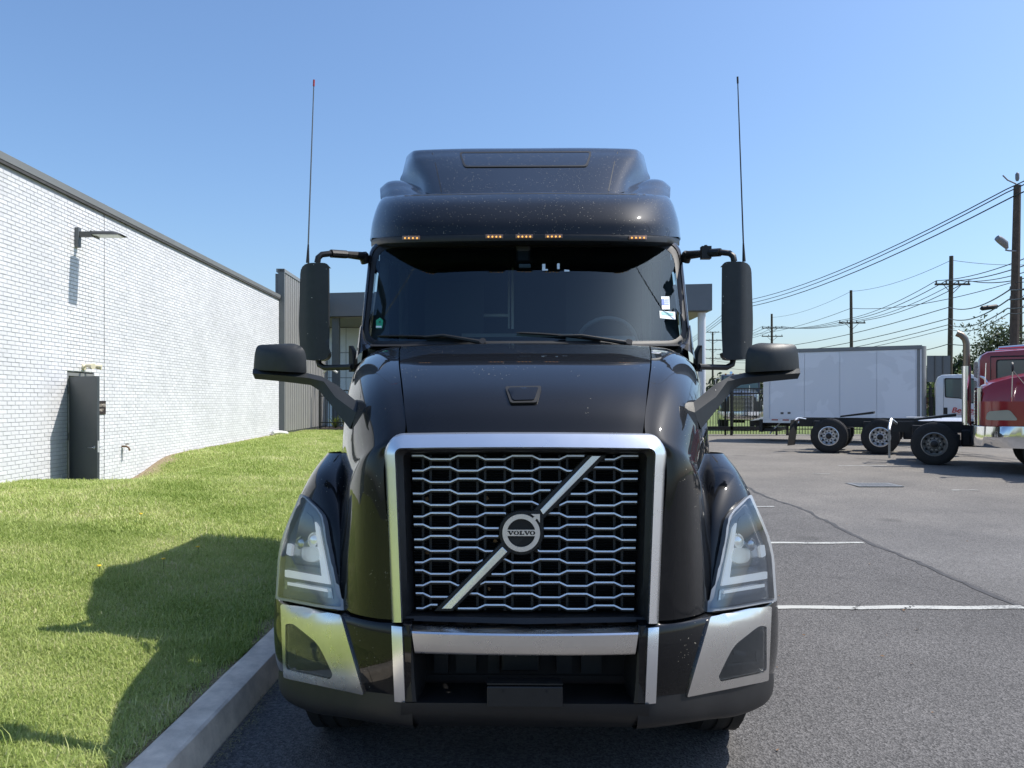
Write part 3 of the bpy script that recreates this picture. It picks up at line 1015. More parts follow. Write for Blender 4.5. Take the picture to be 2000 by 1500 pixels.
# door in the wall
mb = MB()
mb.box((D0 + 0.025, 0.06, DTOP / 2 - 0.1), (0.046, 0.13, DTOP + 0.2))
mb.box((D1 - 0.025, 0.06, DTOP / 2 - 0.1), (0.046, 0.13, DTOP + 0.2))
mb.box(((D0 + D1) / 2, 0.06, DTOP - 0.03), (D1 - D0 - 0.1, 0.13, 0.058))
fr = mb.build('door_frame', M['coping'], wb_o, 0)
dh = empty('door_leaf_pivot', (0, 0, 0))
bpy.data.objects.remove(dh)
ang = R(-123)                # swung out past square, towards the camera
rot = Matrix.Translation((D0 + 0.035, -0.022, 0)) @ Matrix.Rotation(ang, 4, 'Z')
DW = 0.87
mb = MB().box((DW / 2, 0.022, 1.16), (DW, 0.044, 2.12)).xform(rot)
leaf = mb.build('door', M['door_paint'], wb_o, 0, bevel=0.003)
for zh in (0.35, 1.15, 1.98):
    MB().box((0.0, 0.02, zh), (0.02, 0.07, 0.13)).xform(rot).build('hinge', M['rim_dull'], leaf, 0)
for s in (-1, 1):
    y_ = 0.022 + s * 0.022
    mb = MB().lathe([(y_, 0.03), (y_ + s * 0.012, 0.03), (y_ + s * 0.012, 0.012), (y_ + s * 0.05, 0.011)], 'y', 14, (DW - 0.07, 0, 0.98))
    mb.tube([(DW - 0.07, y_ + s * 0.05, 0.98), (DW - 0.20, y_ + s * 0.052, 0.98)], 0.010, 8)
    mb.xform(rot).build('door_handle', M['bright_chrome'], leaf)
MB().box((DW + 0.001, 0.022, 1.0), (0.004, 0.03, 0.2)).xform(rot).build('latch_plate', M['rim'], leaf, 0)

def on_wall(yw, z, out=0.0):          # local point in the wall frame
    return Vector((sw(yw), -out, z))
# employees sign
sg = empty('wall_sign', wb_o.matrix_basis @ Vector((0, 0, 0)))
bpy.context.view_layer.update()
WM = Matrix.Translation(wb_o.location) @ Matrix.Rotation(wb_o.rotation_euler.z, 4, 'Z')
def wall_thing(name, yw, z, label, cat, out=0.01):
    o = empty(name, WM @ on_wall(yw, z, out), wb_o.rotation_euler.z)
    return tag(o, label, cat)
bpy.data.objects.remove(sg)
sg = wall_thing('wall_sign', 14.84, 1.66, 'small dark brown employees only sign beside the open door', 'sign')
MB().box((0, -0.006, 0), (0.40, 0.012, 0.26)).build('plate', M['sign_brown'], sg, 0, bevel=0.003)
tm = Matrix.Translation((0, -0.0135, 0.045)) @ Matrix.Rotation(R(90), 4, 'X')
text_mesh('EMPLOYEES', 0.072, M['sign_text'], 'lettering', sg, tm)
tm = Matrix.Translation((0, -0.0135, -0.05)) @ Matrix.Rotation(R(90), 4, 'X')
text_mesh('ONLY', 0.072, M['sign_text'], 'lettering', sg, tm)
# tap
tp = wall_thing('garden_tap', 15.72, 0.86, 'brass garden tap with a hanging chain on the brick wall', 'tap')
mb = MB().tube([(0, 0, 0), (0, -0.09, 0), (0.02, -0.13, -0.03), (0.02, -0.15, -0.09)], [0.02, 0.02, 0.018, 0.02], 9)
mb.build('spout', M['brass'], tp)
MB().lathe([(-0.01, 0.0), (-0.01, 0.04), (0.008, 0.04), (0.008, 0.0)], 'z', 10, (0.04, -0.09, 0.045)).build('handwheel', M['brass'], tp)
MB().tube([(-0.02, -0.03, -0.03), (-0.03, -0.03, -0.30)], 0.006, 6).build('chain', M['rim_dull'], tp)
# light over the door
fl = wall_thing('security_light', 14.22, 2.42, 'cream twin head security light on the wall above the door', 'wall light')
MB().lathe([(0, 0.06), (-0.03, 0.06), (-0.045, 0.0)], 'y', 14).build('base_plate', M['cream'], fl)
for s in (-1, 1):
    mb = MB().tube([(0, -0.03, 0), (s * 0.06, -0.07, 0.02), (s * 0.10, -0.12, 0.01)], 0.012, 7)
    h = mb.build('arm', M['cream'], fl)
    mb = MB().tube([(s * 0.09, -0.10, 0.02), (s * 0.13, -0.20, 0.01), (s * 0.15, -0.26, 0.0)], [0.025, 0.045, 0.055], 12)
    mb.build('lamp_head', M['cream'], h)
# big wall lamp
lp = wall_thing('wall_lamp', 13.97, 4.78, 'grey shoebox floodlight on an arm high on the brick wall', 'wall light')
MB().box((0, -0.035, -0.02), (0.10, 0.07, 0.36)).build('wall_bracket', M['steel_grey'], lp, 0, bevel=0.006)
MB().box((0, -0.22, 0.04), (0.07, 0.32, 0.10)).build('arm', M['lamp_metal'], lp, 0, bevel=0.006)
g = []
for k in range(9):
    a = math.pi * k / 8
    hx = 0.155
    xx = -hx * math.cos(a)
    zz = 0.02 + 0.075 * math.sin(a) ** 0.6
    g.append([(xx, -0.32, zz), (xx, -0.70, zz), (xx * 0.96, -0.80, 0.02 + (zz - 0.02) * 0.55), (xx * 0.85, -0.88, 0.015)])
mb = MB().grid(g)
hd = mb.build('lamp_head', M['lamp_metal'], lp)
mb = MB()
mb.box((0, -0.335, 0.03), (0.30, 0.03, 0.1))
mb.build('end_plate', M['lamp_metal'], hd, 0)
MB().box((0, -0.585, 0.012), (0.27, 0.46, 0.014)).build('lens', M['frosted'], hd, 0)
# downspout shoe at the far end
ds = wall_thing('drain_pipe', 26.9, 0.70, 'short white plastic drain pipe lying at the wall end', 'pipe')
MB().tube([(-0.5, -0.10, 0), (0.05, -0.14, 0), (0.35, -0.2, -0.02), (0.55, -0.32, -0.06)], 0.06, 12).build('pipe_body', M['white_plastic'], ds)

# corrugated wing at the end of the brick wall
cw = empty('corrugated_wing', (wall_x(27.6) + 0.17, 27.66, 0.5), wb_o.rotation_euler.z)
tag(cw, 'tall grey corrugated metal wing wall past the brick wall', 'building')
CWL, CZ0, CZ1 = 7.3, 0.2, 5.93
prof = []
x_, pitch = 0.0, 0.30
while x_ < CWL:
    prof += [(x_, 0.0), (x_ + 0.17, 0.0), (x_ + 0.185, 0.075), (x_ + 0.285, 0.075)]
    x_ += pitch
g = [[(a, b, CZ0) for a, b in prof], [(a, b, CZ1) for a, b in prof]]
MB().grid(g).build('corrugated_sheet', M['corrugated'], cw, 0)
MB().box((CWL / 2, 0.20, (CZ1) / 2), (CWL + 0.0, 0.23, CZ1 - 0.1)).build('core', M['steel_grey'], cw, 0)
MB().box((-0.035, 0.085, CZ1 / 2 + 0.06), (0.07, 0.22, CZ1 + 0.10)).build('corner_trim', M['steel_grey'], cw, 0)
MB().box((CWL / 2, 0.12, CZ1 + 0.06), (CWL + 0.14, 0.29, 0.12)).build('top_trim', M['coping'], cw, 0)
MB().box((CWL + 0.05, 0.12, CZ1 / 2), (0.12, 0.32, CZ1)).build('corner_trim', M['coping'], cw, 0)

# entrance building with canopy behind the truck
eb = empty('entrance_building', (0, 34, 0.2))
tag(eb, 'grey fascia canopy entrance with white panels behind the truck', 'building')
def ebx(px, Y): return (px - 1000) / FPX * Y
xl, xr = -8.45, 8.5
mb = MB()
mb.hexa([(xl, 1.4, 5.6), (xr, -1.4, 5.55), (-12, 6.9, 5.6), (xr, 4.9, 5.55), (xl, 1.4, 6.68), (xr, -1.4, 6.68), (-12, 6.9, 6.68), (xr, 4.9, 6.68)])
mb.shift((0, 0, -0.1))
cn = mb.build('canopy', M['facade'], eb, 0)
mb = MB()
mb.hexa([(xl + .15, 1.55, 5.58), (xr - .15, -1.2, 5.53), (-11.9, 6.8, 5.58), (xr - .15, 4.8, 5.53), (xl + .15, 1.55, 5.595), (xr - .15, -1.2, 5.545), (-11.9, 6.8, 5.595), (xr - .15, 4.8, 5.545)])
mb.shift((0, 0, -0.12)).build('soffit', mat('soffit', (0.33, 0.30, 0.26), 0.7), cn, 0)
MB().tube([(8.2, -0.8, -0.1), (8.2, -0.8, 5.5)], 0.17, 20).build('column', M['column_white'], eb)
MB().box((-8.2, 1.8, 2.75), (0.32, 0.32, 5.6)).build('column', M['steel_grey'], eb, 0)
MB().box((-2.0, 6.35, 2.8), (17.0, 0.3, 5.8)).build('back_wall', M['steel_grey'], eb, 0)
pn = MB().box((0, 0, 0), (0.86, 0.05, 1.28)).build('wall_panel', M['white_panel'], eb, 0, loc=(-10.0, 6.15, 0.85))
for i in range(9):
    for j in range(4):
        if i == 0 and j == 0: continue
        o = pn.copy(); o.location = (-10.0 + i * 0.885, 6.15, 0.85 + j * 1.31); link(o, eb)
for k in range(5):
    MB().box((0.2 + k * 1.25, 6.17, 2.4), (1.15, 0.04, 4.6)).build('glass_pane', M['side_glass'], eb, 0)
el = empty('entrance_lamp', (-8.55, 33.2, 3.0))
tag(el, 'white curved bracket lamp on the dark column beside the wing wall', 'wall light')
MB().tube([(0.5, -0.5, 0.0), (0.7, -0.55, 0.14), (0.95, -0.6, 0.12), (1.15, -0.65, 0.0)], 0.045, 8).build('arm', M['white_plastic'], el)

# ---------------------------------------------------------------- fences
def fence(name, loc, rz, length, h, pitch, label, z0=0.05, r=0.011, post_every=2.4, mid=True):
    f = empty(name, loc, rz)
    tag(f, label, 'fence')
    zr = [h - 0.06, h - 0.30, 0.28] if mid else [h - 0.06, 0.25]
    for z in zr:
        MB().box((length / 2, 0, z), (length, 0.035, 0.04)).build('rail', M['fence_black'], f, 0)
    n = int(length / pitch)
    pk = MB().box((0, 0, (h + z0) / 2 - 0.02), (r * 2, r * 2, h - z0 - 0.04)).build('picket', M['fence_black'], f, 0, loc=(pitch / 2, 0, 0))
    for k in range(1, n):
        o = pk.copy(); o.location = (pitch / 2 + k * pitch, 0, 0); link(o, f)
    x_ = 0.0
    while x_ <= length + 0.01:
        mb = MB().box((x_, 0, h / 2), (0.075, 0.075, h + 0.06))
        mb.prism([(x_ - .045, -.045, h + .03), (x_ + .045, -.045, h + .03), (x_ + .045, .045, h + .03), (x_ - .045, .045, h + .03)], (0, 0, .03))
        mb.build('post', M['fence_black'], f, 0)
        x_ += post_every
    return f
fence('picket_fence', (-8.0, 32.0, 0.62), R(4), 4.4, 1.68, 0.155, 'short black picket fence beyond the lawn by the corrugated wall', post_every=2.2)
fence('picket_fence', (7.6, 36.0, 0.2), R(0), 26.4, 2.25, 0.135, 'long black picket fence behind the white box truck', r=0.012)
sl = empty('sliding_gate', (7.9, 35.7, 0.2))
tag(sl, 'black sliding gate with a heavy bottom beam in front of the fence', 'gate')
MB().box((2.3, 0, 0.34), (5.2, 0.10, 0.16)).build('bottom_beam', M['fence_black'], sl, 0)
MB().box((2.3, 0, 1.95), (5.2, 0.06, 0.07)).build('top_rail', M['fence_black'], sl, 0)
for k in range(3):
    MB().box((-0.3 + k * 2.6, 0, 1.1), (0.10, 0.10, 2.2)).build('post', M['fence_black'], sl, 0)
# planting bed behind the short fence
MB_ = MB()
bed = sheet('planting_bed', [-8.3, -6.5, -4.2, -1.8], [31.6, 33.0, 35.0], lambda x, y: 0.655, M['mulch'])
# ---------------------------------------------------------------- the black truck in front
TA = math.atan(25 / 1500)           # the truck stands turned a degree off the kerb line
TY = 4.3                            # front axle, measured from the camera
truck = empty('semi_truck', (TY * math.sin(TA), TY * math.cos(TA), 0), -TA)
tag(truck, 'black long nose sleeper truck facing the camera with silver grille', 'truck')

def TP(u, py, Y):                   # u = columns right of the truck's centre line
    return Vector((u / FPX * Y, Y, CAM_H - (py - HOR) / FPX * Y))

def tb(mb, name, m, parent=None, smooth=35, bevel=0.0):
    """build a part modelled in truck space; parents share the truck's frame."""
    mb.shift((0, -TY, 0))
    return mb.build(name, m, parent or truck, smooth, bevel)

def flip(rows):
    return [[(-p[0], p[1], p[2]) for p in r] for r in rows]

def bvh_of(mbs):
    v, f = [], []
    for mb in mbs:
        b = len(v)
        v += [Vector(p) for p in mb.v]
        f += [tuple(i + b for i in q) for q in mb.f]
    return BVHTree.FromPolygons(v, f)

EYE = Vector((0, 0, CAM_H))
def hit(bvh, u, py):
    d = Vector((u / FPX, 1, -(py - HOR) / FPX)).normalized()
    loc, nrm, i, dist = bvh.ray_cast(EYE, d, 40)
    if loc is None:
        loc, nrm, i, dist = bvh.find_nearest(EYE + d * 4.0)
        best = None
        for t in np.arange(2.8, 7.5, 0.15):
            q = EYE + d * float(t)
            l2, n2, i2, d2 = bvh.find_nearest(q)
            if best is None or d2 < best[2]:
                best = (l2, n2, d2)
        loc, nrm = best[0], best[1]
    if nrm.dot(d) > 0:
        nrm = -nrm
    return loc, nrm

def inside(p, poly):
    x, y = p
    c = False
    j = len(poly) - 1
    for i in range(len(poly)):
        xi, yi = poly[i]; xj, yj = poly[j]
        if (yi > y) != (yj > y) and x < (xj - xi) * (y - yi) / (yj - yi) + xi:
            c = not c
        j = i
    return c

def dens(poly, step):
    out = []
    for i in range(len(poly)):
        a = np.array(poly[i], float); b = np.array(poly[(i + 1) % len(poly)], float)
        k = max(1, int(np.linalg.norm(b - a) / step))
        for t in range(k):
            out.append(tuple(a + (b - a) * t / k))
    return out

def rnd(poly, r, n=4):
    """round the corners of a 2D polygon; r a number or list."""
    out = []
    m = len(poly)
    for i in range(m):
        p = np.array(poly[i], float); a = np.array(poly[i - 1], float); b = np.array(poly[(i + 1) % m], float)
        ri = r[i] if isinstance(r, (list, tuple)) else r
        if ri <= 0:
            out.append(tuple(p)); continue
        la, lb = np.linalg.norm(a - p), np.linalg.norm(b - p)
        pa = p + (a - p) / la * min(ri, la * .45)
        pb = p + (b - p) / lb * min(ri, lb * .45)
        for k in range(n + 1):
            t = k / n
            out.append(tuple((1 - t) ** 2 * pa + 2 * t * (1 - t) * p + t * t * pb))
    return out

def panel(bvh, poly, off, thick, holes=(), step=14, side=True):
    """panel cut to an outline and laid over a body surface, standing off by off, thick deep."""
    bd = dens(poly, step)
    hs = [dens(h, step) for h in holes]
    pts = list(bd)
    edges = [(i, (i + 1) % len(bd)) for i in range(len(bd))]
    for h in hs:
        b = len(pts)
        pts += h
        edges += [(b + i, b + (i + 1) % len(h)) for i in range(len(h))]
    xs = [p[0] for p in bd]; ys = [p[1] for p in bd]
    for gx in np.arange(min(xs) + step / 2, max(xs), step):
        for gy in np.arange(min(ys) + step / 2, max(ys), step):
            if inside((gx, gy), bd) and not any(inside((gx, gy), h) for h in hs):
                pts.append((gx, gy))
    vo, ed, fa, *_ = delaunay_2d_cdt([Vector(p) for p in pts], edges, [], 0, 1e-5)
    tris = []
    for f in fa:
        c = sum((vo[i] for i in f), Vector((0, 0))) / len(f)
        if inside((c.x, c.y), bd) and not any(inside((c.x, c.y), h) for h in hs):
            tris.append(tuple(f))
    top, bot = [], []
    for p in vo:
        l, n = hit(bvh, p.x, p.y)
        top.append(l + n * off)
        bot.append(l + n * (off - thick))
    mb = MB()
    k = len(vo)
    fs = list(tris)
    cnt = {}
    for f in tris:
        for i in range(len(f)):
            e = (f[i], f[(i + 1) % len(f)])
            key = (min(e), max(e))
            cnt.setdefault(key, []).append(e)
    if side:
        for key, es in cnt.items():
            if len(es) == 1:
                a, b = es[0]
                fs.append((a, a + k, b + k, b))
    mb.add(top + bot if side else top, fs)
    return mb

def both(fn):
    for s in (1, -1):
        fn(s)

# ---- hood: centre panel and two side panels
hc_rows = [
    [(0, 4.93, 2.155), (.35, 4.94, 2.152), (.62, 4.97, 2.147), (.795, 5.0, 2.140)],
    [(0, 4.40, 2.105), (.32, 4.40, 2.102), (.57, 4.40, 2.096), (.715, 4.41, 2.088)],
    [(0, 3.90, 1.998), (.29, 3.90, 1.996), (.51, 3.90, 1.988), (.637, 3.91, 1.978)],
    [(0, 3.55, 1.868), (.26, 3.55, 1.866), (.46, 3.555, 1.858), (.567, 3.56, 1.847)],
    [(0, 3.37, 1.755), (.24, 3.372, 1.754), (.42, 3.378, 1.748), (.53, 3.386, 1.738)],
    [(0, 3.27, 1.640), (.23, 3.272, 1.640), (.40, 3.278, 1.638), (.502, 3.288, 1.634)]]
full = [[(-p[0], p[1], p[2]) for p in reversed(r[1:])] + r for r in hc_rows]
hood_mb = MB().grid(surf(full, 6, 6))
hs_rows = [
    [(.802, 5.0, 2.139), (.926, 5.05, 2.127), (1.054, 5.10, 2.066), (1.13, 5.12, 1.91), (1.15, 5.12, 1.60)],
    [(.722, 4.41, 2.087), (.86, 4.42, 2.062), (.965, 4.43, 1.985), (1.022, 4.44, 1.83), (1.05, 4.45, 1.52)],
    [(.644, 3.91, 1.977), (.765, 3.92, 1.952), (.865, 3.95, 1.875), (.93, 3.98, 1.73), (.972, 4.03, 1.45)],
    [(.574, 3.56, 1.846), (.685, 3.57, 1.822), (.782, 3.61, 1.745), (.862, 3.72, 1.60), (.925, 3.90, 1.42)],
    [(.515, 3.29, 1.645), (.60, 3.31, 1.640), (.70, 3.37, 1.585), (.80, 3.53, 1.48), (.897, 3.79, 1.37)],
    [(.600, 3.272, 1.53), (.655, 3.285, 1.520), (.722, 3.345, 1.475), (.80, 3.475, 1.38), (.882, 3.665, 1.27)],
    [(.578, 3.243, 1.205), (.642, 3.26, 1.203), (.712, 3.315, 1.20), (.782, 3.415, 1.17), (.860, 3.545, 1.10)],
    [(.552, 3.218, .862), (.63, 3.242, .862), (.710, 3.300, .858), (.775, 3.375, .852), (.845, 3.468, .845)]]
side_mb = {1: MB().grid(surf(hs_rows, 6, 6)), -1: MB().grid(surf(flip(hs_rows), 6, 6))}
hood_bvh = bvh_of([hood_mb, side_mb[1], side_mb[-1]])

# ---- fenders
fd_rows = [
    [(.90, 4.20, 1.51), (.93, 4.06, 1.508), (1.00, 4.05, 1.505), (1.07, 4.15, 1.50), (1.10, 4.40, 1.49), (1.12, 4.95, 1.46)],
    [(.865, 3.88, 1.36), (.905, 3.78, 1.385), (1.0, 3.80, 1.41), (1.09, 3.93, 1.41), (1.15, 4.25, 1.40), (1.17, 4.95, 1.38)],
    [(.832, 3.68, 1.23), (.878, 3.60, 1.24), (.99, 3.66, 1.255), (1.135, 3.82, 1.255), (1.205, 4.15, 1.25), (1.21, 4.95, 1.24)],
    [(.805, 3.575, 1.045), (.852, 3.515, 1.05), (.98, 3.60, 1.055), (1.17, 3.78, 1.055), (1.225, 3.95, 1.055), (1.225, 4.06, 1.06)],
    [(.79, 3.525, .90), (.838, 3.465, .90), (.975, 3.555, .90), (1.185, 3.765, .89), (1.235, 3.85, .88), (1.235, 3.88, .88)],
    [(.785, 3.50, .815), (.83, 3.44, .815), (.972, 3.54, .812), (1.185, 3.755, .80), (1.24, 3.83, .79), (1.24, 3.85, .79)],
    [(.785, 3.50, .70), (.825, 3.445, .70), (.97, 3.545, .70), (1.18, 3.765, .69), (1.235, 3.84, .68), (1.235, 3.86, .68)]]
fend_mb = {1: MB().grid(surf(fd_rows, 6, 6)), -1: MB().grid(surf(flip(fd_rows), 6, 6))}
fend_bvh = {s: bvh_of([fend_mb[s]]) for s in (1, -1)}

# ---- bumper: wrap-round shell, corners and painted cheeks
def bump_rows(s):
    plan = [(.47, 3.185), (.56, 3.21), (.70, 3.285), (.83, 3.39), (.98, 3.51), (1.15, 3.685), (1.245, 3.82), (1.278, 3.93), (1.275, 4.0)]
    rows = []
    for (dz, dy, kx) in ((0.0, 0.10, .99), (-0.012, 0.03, 1.0), (-0.035, 0.0, 1.0), (-.14, -0.012, 1.002), (-.27, -0.004, 1.0), (-.36, 0.02, .995), (-.385, 0.04, .99)):
        r = []
        for (x, yv) in plan:
            zt = 0.868 - 0.048 * ss(0.5, 1.2, x)
            k = 1 + (0.06 * ss(0.5, 1.25, x))
            r.append((s * x * kx, yv + dy, float(zt + dz * k)))
        rows.append(r)
    return rows
bump_mb = {s: MB().grid(surf(bump_rows(s), 5, 5)) for s in (1, -1)}
bump_bvh = {s: bvh_of([bump_mb[s]]) for s in (1, -1)}

HOOD = tb(MB().add(hood_mb.v, hood_mb.f), 'hood', M['paint'])
side_o, fend_o, bump_o = {}, {}, {}
for s in (1, -1):
    side_o[s] = tb(MB().add(side_mb[s].v, side_mb[s].f), 'hood_side_panel', M['paint'])
    fend_o[s] = tb(MB().add(fend_mb[s].v, fend_mb[s].f), 'fender', M['paint'])
bumper = tb(MB().box((0, 3.58, 0.64), (1.5, 0.05, 0.34)), 'bumper', M['dark'], None, 0)
for s in (1, -1):
    bump_o[s] = tb(MB().add(bump_mb[s].v, bump_mb[s].f), 'bumper_cheek', M['paint'], bumper)

# seams between hood centre and sides
def seam(pts2, bvh, name, par, w=1.6, m='rubber', off=0.002):
    L_, R_ = [], []
    for i, (u, v) in enumerate(pts2):
        a = pts2[max(i - 1, 0)]; b = pts2[min(i + 1, len(pts2) - 1)]
        d = np.array(b, float) - np.array(a, float); d /= np.linalg.norm(d)
        L_.append((u - d[1] * w, v + d[0] * w)); R_.append((u + d[1] * w, v - d[0] * w))
    g = []
    for (p, q) in zip(L_, R_):
        l, n = hit(bvh, *p); l2, n2 = hit(bvh, *q)
        g.append([l + n * off, l2 + n2 * off])
    return tb(MB().grid(g), name, M[m], par, 0)

# hood badge plinth (small trapezoid scoop)
sc = [(-39, 758), (33, 757), (24, 789), (-28, 790)]
o = tb(panel(hood_bvh, rnd(sc, 5), 0.010, 0.03, step=8), 'hood_vent', M['rubber'], HOOD)
o = tb(panel(hood_bvh, rnd([(-33, 762), (27, 761), (19, 785), (-23, 786)], 5), 0.014, 0.01, step=8), 'vent_cap', M['paint'], o)

# ---- grille
GY = 3.30          # plane of the mesh; surround stands at 3.24
gp = empty('grille', (0, 0, 0)); gp.parent = truck
def quadring(outer, inner):
    """outer / inner: equal lists of (u,py,Y) -> ribbon with a folded edge."""
    return [[TP(*p) for p in outer], [TP(*p) for p in inner]]
# chrome surround, an upside-down U with a folded section
def u_path(a_top, a_bot, top, bot, r, Yt, Yb):
    pts = []
    def Yat(py): return Yt + (Yb - Yt) * (py - 850) / 365
    n = 12
    for k in range(n):                       # left leg upwards
        py = bot + (top + r - bot) * k / n
        pts.append((-(a_bot + (a_top - a_bot) * (bot - py) / (bot - top)), py, Yat(py)))
    for k in range(9):
        t = math.pi / 2 * k / 8
        pts.append((-(a_top - r + r * math.cos(t)), top + r - r * math.sin(t), Yat(top + r - r * math.sin(t))))
    for k in range(1, 16):
        u = -(a_top - r) + 2 * (a_top - r) * k / 16
        pts.append((u, top, Yat(top)))
    right = [(-p[0], p[1], p[2]) for p in reversed(pts[:n + 9])]
    return pts + right
bow = lambda p: (p[0], p[1] - 3.0 * (1 - (p[0] / 280) ** 2) * (1 if p[1] < 900 else 0), p[2] - 0.03 * (1 - (p[0] / 280) ** 2))
l0 = [bow((p[0], p[1], p[2] + 0.03)) for p in u_path(277, 260, 847, 1217, 42, 3.285, 3.215)]
l1 = [bow((p[0], p[1], p[2] + 0.004)) for p in u_path(274, 257, 850, 1217, 40, 3.285, 3.215)]
l2 = [bow((p[0], p[1], p[2] - 0.008)) for p in u_path(269, 253, 858, 1217, 32, 3.285, 3.215)]
l3 = [bow((p[0], p[1], p[2] - 0.030)) for p in u_path(255, 242, 876, 1217, 13, 3.285, 3.215)]
l4 = [bow((p[0], p[1], p[2] + 0.03)) for p in u_path(252, 239, 879, 1217, 10, 3.285, 3.215)]
mb = MB().grid([[TP(p[0], p[1], p[2] - 0.022) for p in l] for l in (l0, l1, l2, l3, l4)])
surround = tb(mb, 'grille_surround', M['satin_silver'], None, 28)
# black inner frame: sloping reveal from the surround back to the mesh, closed below
f0 = [bow((p[0], p[1], p[2] + 0.02)) for p in u_path(253, 240, 878, 1217, 12, 3.285, 3.215)]
f1 = [bow((p[0], p[1], p[2] + 0.035)) for p in u_path(238, 228, 884, 1210, 12, 3.285, 3.235)]
f2 = [bow((p[0], p[1], p[2] + 0.10)) for p in u_path(224, 216, 889, 1196, 10, 3.29, 3.25)]
mb = MB().grid([[TP(*p) for p in l] for l in (f0, f1, f2)])
mb.grid([[TP(-240, 1213, 3.24), TP(0, 1219, 3.205), TP(240, 1213, 3.24)], [TP(-232, 1204, 3.25), TP(0, 1207, 3.225), TP(232, 1204, 3.25)], [TP(-218, 1190, 3.37), TP(0, 1192, 3.35), TP(218, 1190, 3.37)]])
tb(mb, 'grille_frame', M['plastic'], None, 25)
# radiator behind
def fins():
    m = mat('radiator_fins', (0.012, 0.012, 0.012), 0.6)
    L = m.node_tree.links.new
    b = m.node_tree.nodes['Principled BSDF']
    tc = nd(m, 'ShaderNodeTexCoord')
    w = nd(m, 'ShaderNodeTexWave')
    w.bands_direction = 'Z'
    w.inputs['Scale'].default_value = 26
    w.inputs['Distortion'].default_value = 0.4
    L(tc.outputs['Object'], w.inputs['Vector'])
    bp = nd(m, 'ShaderNodeBump'); bp.inputs['Distance'].default_value = 0.01
    L(w.outputs['Fac'], bp.inputs['Height']); L(bp.outputs[0], b.inputs['Normal'])
    r = nd(m, 'ShaderNodeValToRGB')
    r.color_ramp.elements[0].color = (0.004, 0.004, 0.004, 1)
    r.color_ramp.elements[1].color = (0.022, 0.021, 0.020, 1)
    L(w.outputs['Fac'], r.inputs[0]); L(r.outputs[0], b.inputs['Base Color'])
    return m
M['fins'] = fins()
mb = MB().grid([[TP(-228, 880, 3.46), TP(228, 880, 3.46)], [TP(-224, 1200, 3.42), TP(224, 1200, 3.42)]])
tb(mb, 'radiator', M['fins'], None, 0)
# wave bars
def gy(u, py):
    return 3.345 - 0.045 * (py - 890) / 300 - 0.025 * (1 - (u / 225) ** 2)
PER, U0 = 106.7, -5.0
def wave_pts(row):
    py0 = 890 + 22.45 * (row - 1)
    half = 221 - 8.5 * (row - 1) / 13
    lv = lambda hi: py0 if hi else py0 + 7
    odd = row % 2 == 1
    ks = []
    for k in range(-5, 6):
        c = U0 + k * PER / 2
        hi = (k % 2 == 0) == odd
        ks.append((c - 19.2, lv(hi))); ks.append((c + 19.2, lv(hi)))
    out = [p for p in ks if -half < p[0] < half]
    first = [p for p in ks if p[0] <= -half]
    out = [(-half, out[0][1] if not first else first[-1][1])] + out + [(half, [p for p in ks if p[0] >= half][0][1])]
    return out
def cut(pts, lo, hi):
    """pieces of a polyline outside lo..hi."""
    def at(u):
        for (a, b) in zip(pts, pts[1:]):
            if a[0] <= u <= b[0]:
                t = (u - a[0]) / max(b[0] - a[0], 1e-6)
                return (u, a[1] + (b[1] - a[1]) * t)
        return None
    left = [p for p in pts if p[0] < lo]
    right = [p for p in pts if p[0] > hi]
    if left and at(lo): left.append(at(lo))
    if right and at(hi): right.insert(0, at(hi))
    return [left, right]
def diag_u(py):                       # centre of the slash at a given row
    return (870 - 1025) + (1165 - 870) * (1190 - py) / 300
for row in range(1, 15):
    pts = wave_pts(row)
    pym = 890 + 22.45 * (row - 1) + 4
    c = diag_u(pym)
    lo, hi = c - 20, c + 20
    if abs(pym - 1041) < 46:
        h = math.sqrt(46 ** 2 - (pym - 1041) ** 2)
        lo, hi = min(lo, -7 - h), max(hi, -7 + h)
    for seg in cut(pts, lo, hi):
        if len(seg) < 2 or seg[-1][0] - seg[0][0] < 6: continue
        mb = MB()
        g = []
        for (u, v) in seg:
            Y = gy(u, v)
            g.append([TP(u, v - 1.7, Y + 0.045), TP(u, v - 1.65, Y + 0.0012), TP(u, v + 1.0, Y - 0.0010), TP(u, v + 1.6, Y - 0.0008), TP(u, v + 1.7, Y + 0.045)])
        tb(mb.grid(g), 'grille_bar', M['silver_bar'], None, 30)
# dark backing web of each bar and upright dividers
mb = MB()
for row in range(1, 15):
    pts = wave_pts(row)
    g = [[TP(u, v - 2.5, gy(u, v) + 0.02), TP(u, v + 5.0, gy(u, v) + 0.02), TP(u, v + 4, gy(u, v) + 0.07)] for (u, v) in pts]
    mb.grid(g)
for k in range(-5, 6):
    for e in (-19.2, 19.2):
        u = U0 + k * PER / 2 + e
        if abs(u) < 212:
            mb.grid([[TP(u - 2.4, 888, gy(u, 888) + 0.035), TP(u + 2.4, 888, gy(u, 888) + 0.035)], [TP(u - 2.4, 1192, gy(u, 1192) + 0.035), TP(u + 2.4, 1192, gy(u, 1192) + 0.035)]])
o = tb(mb, 'grille_mesh', M['rubber'], None, 0)
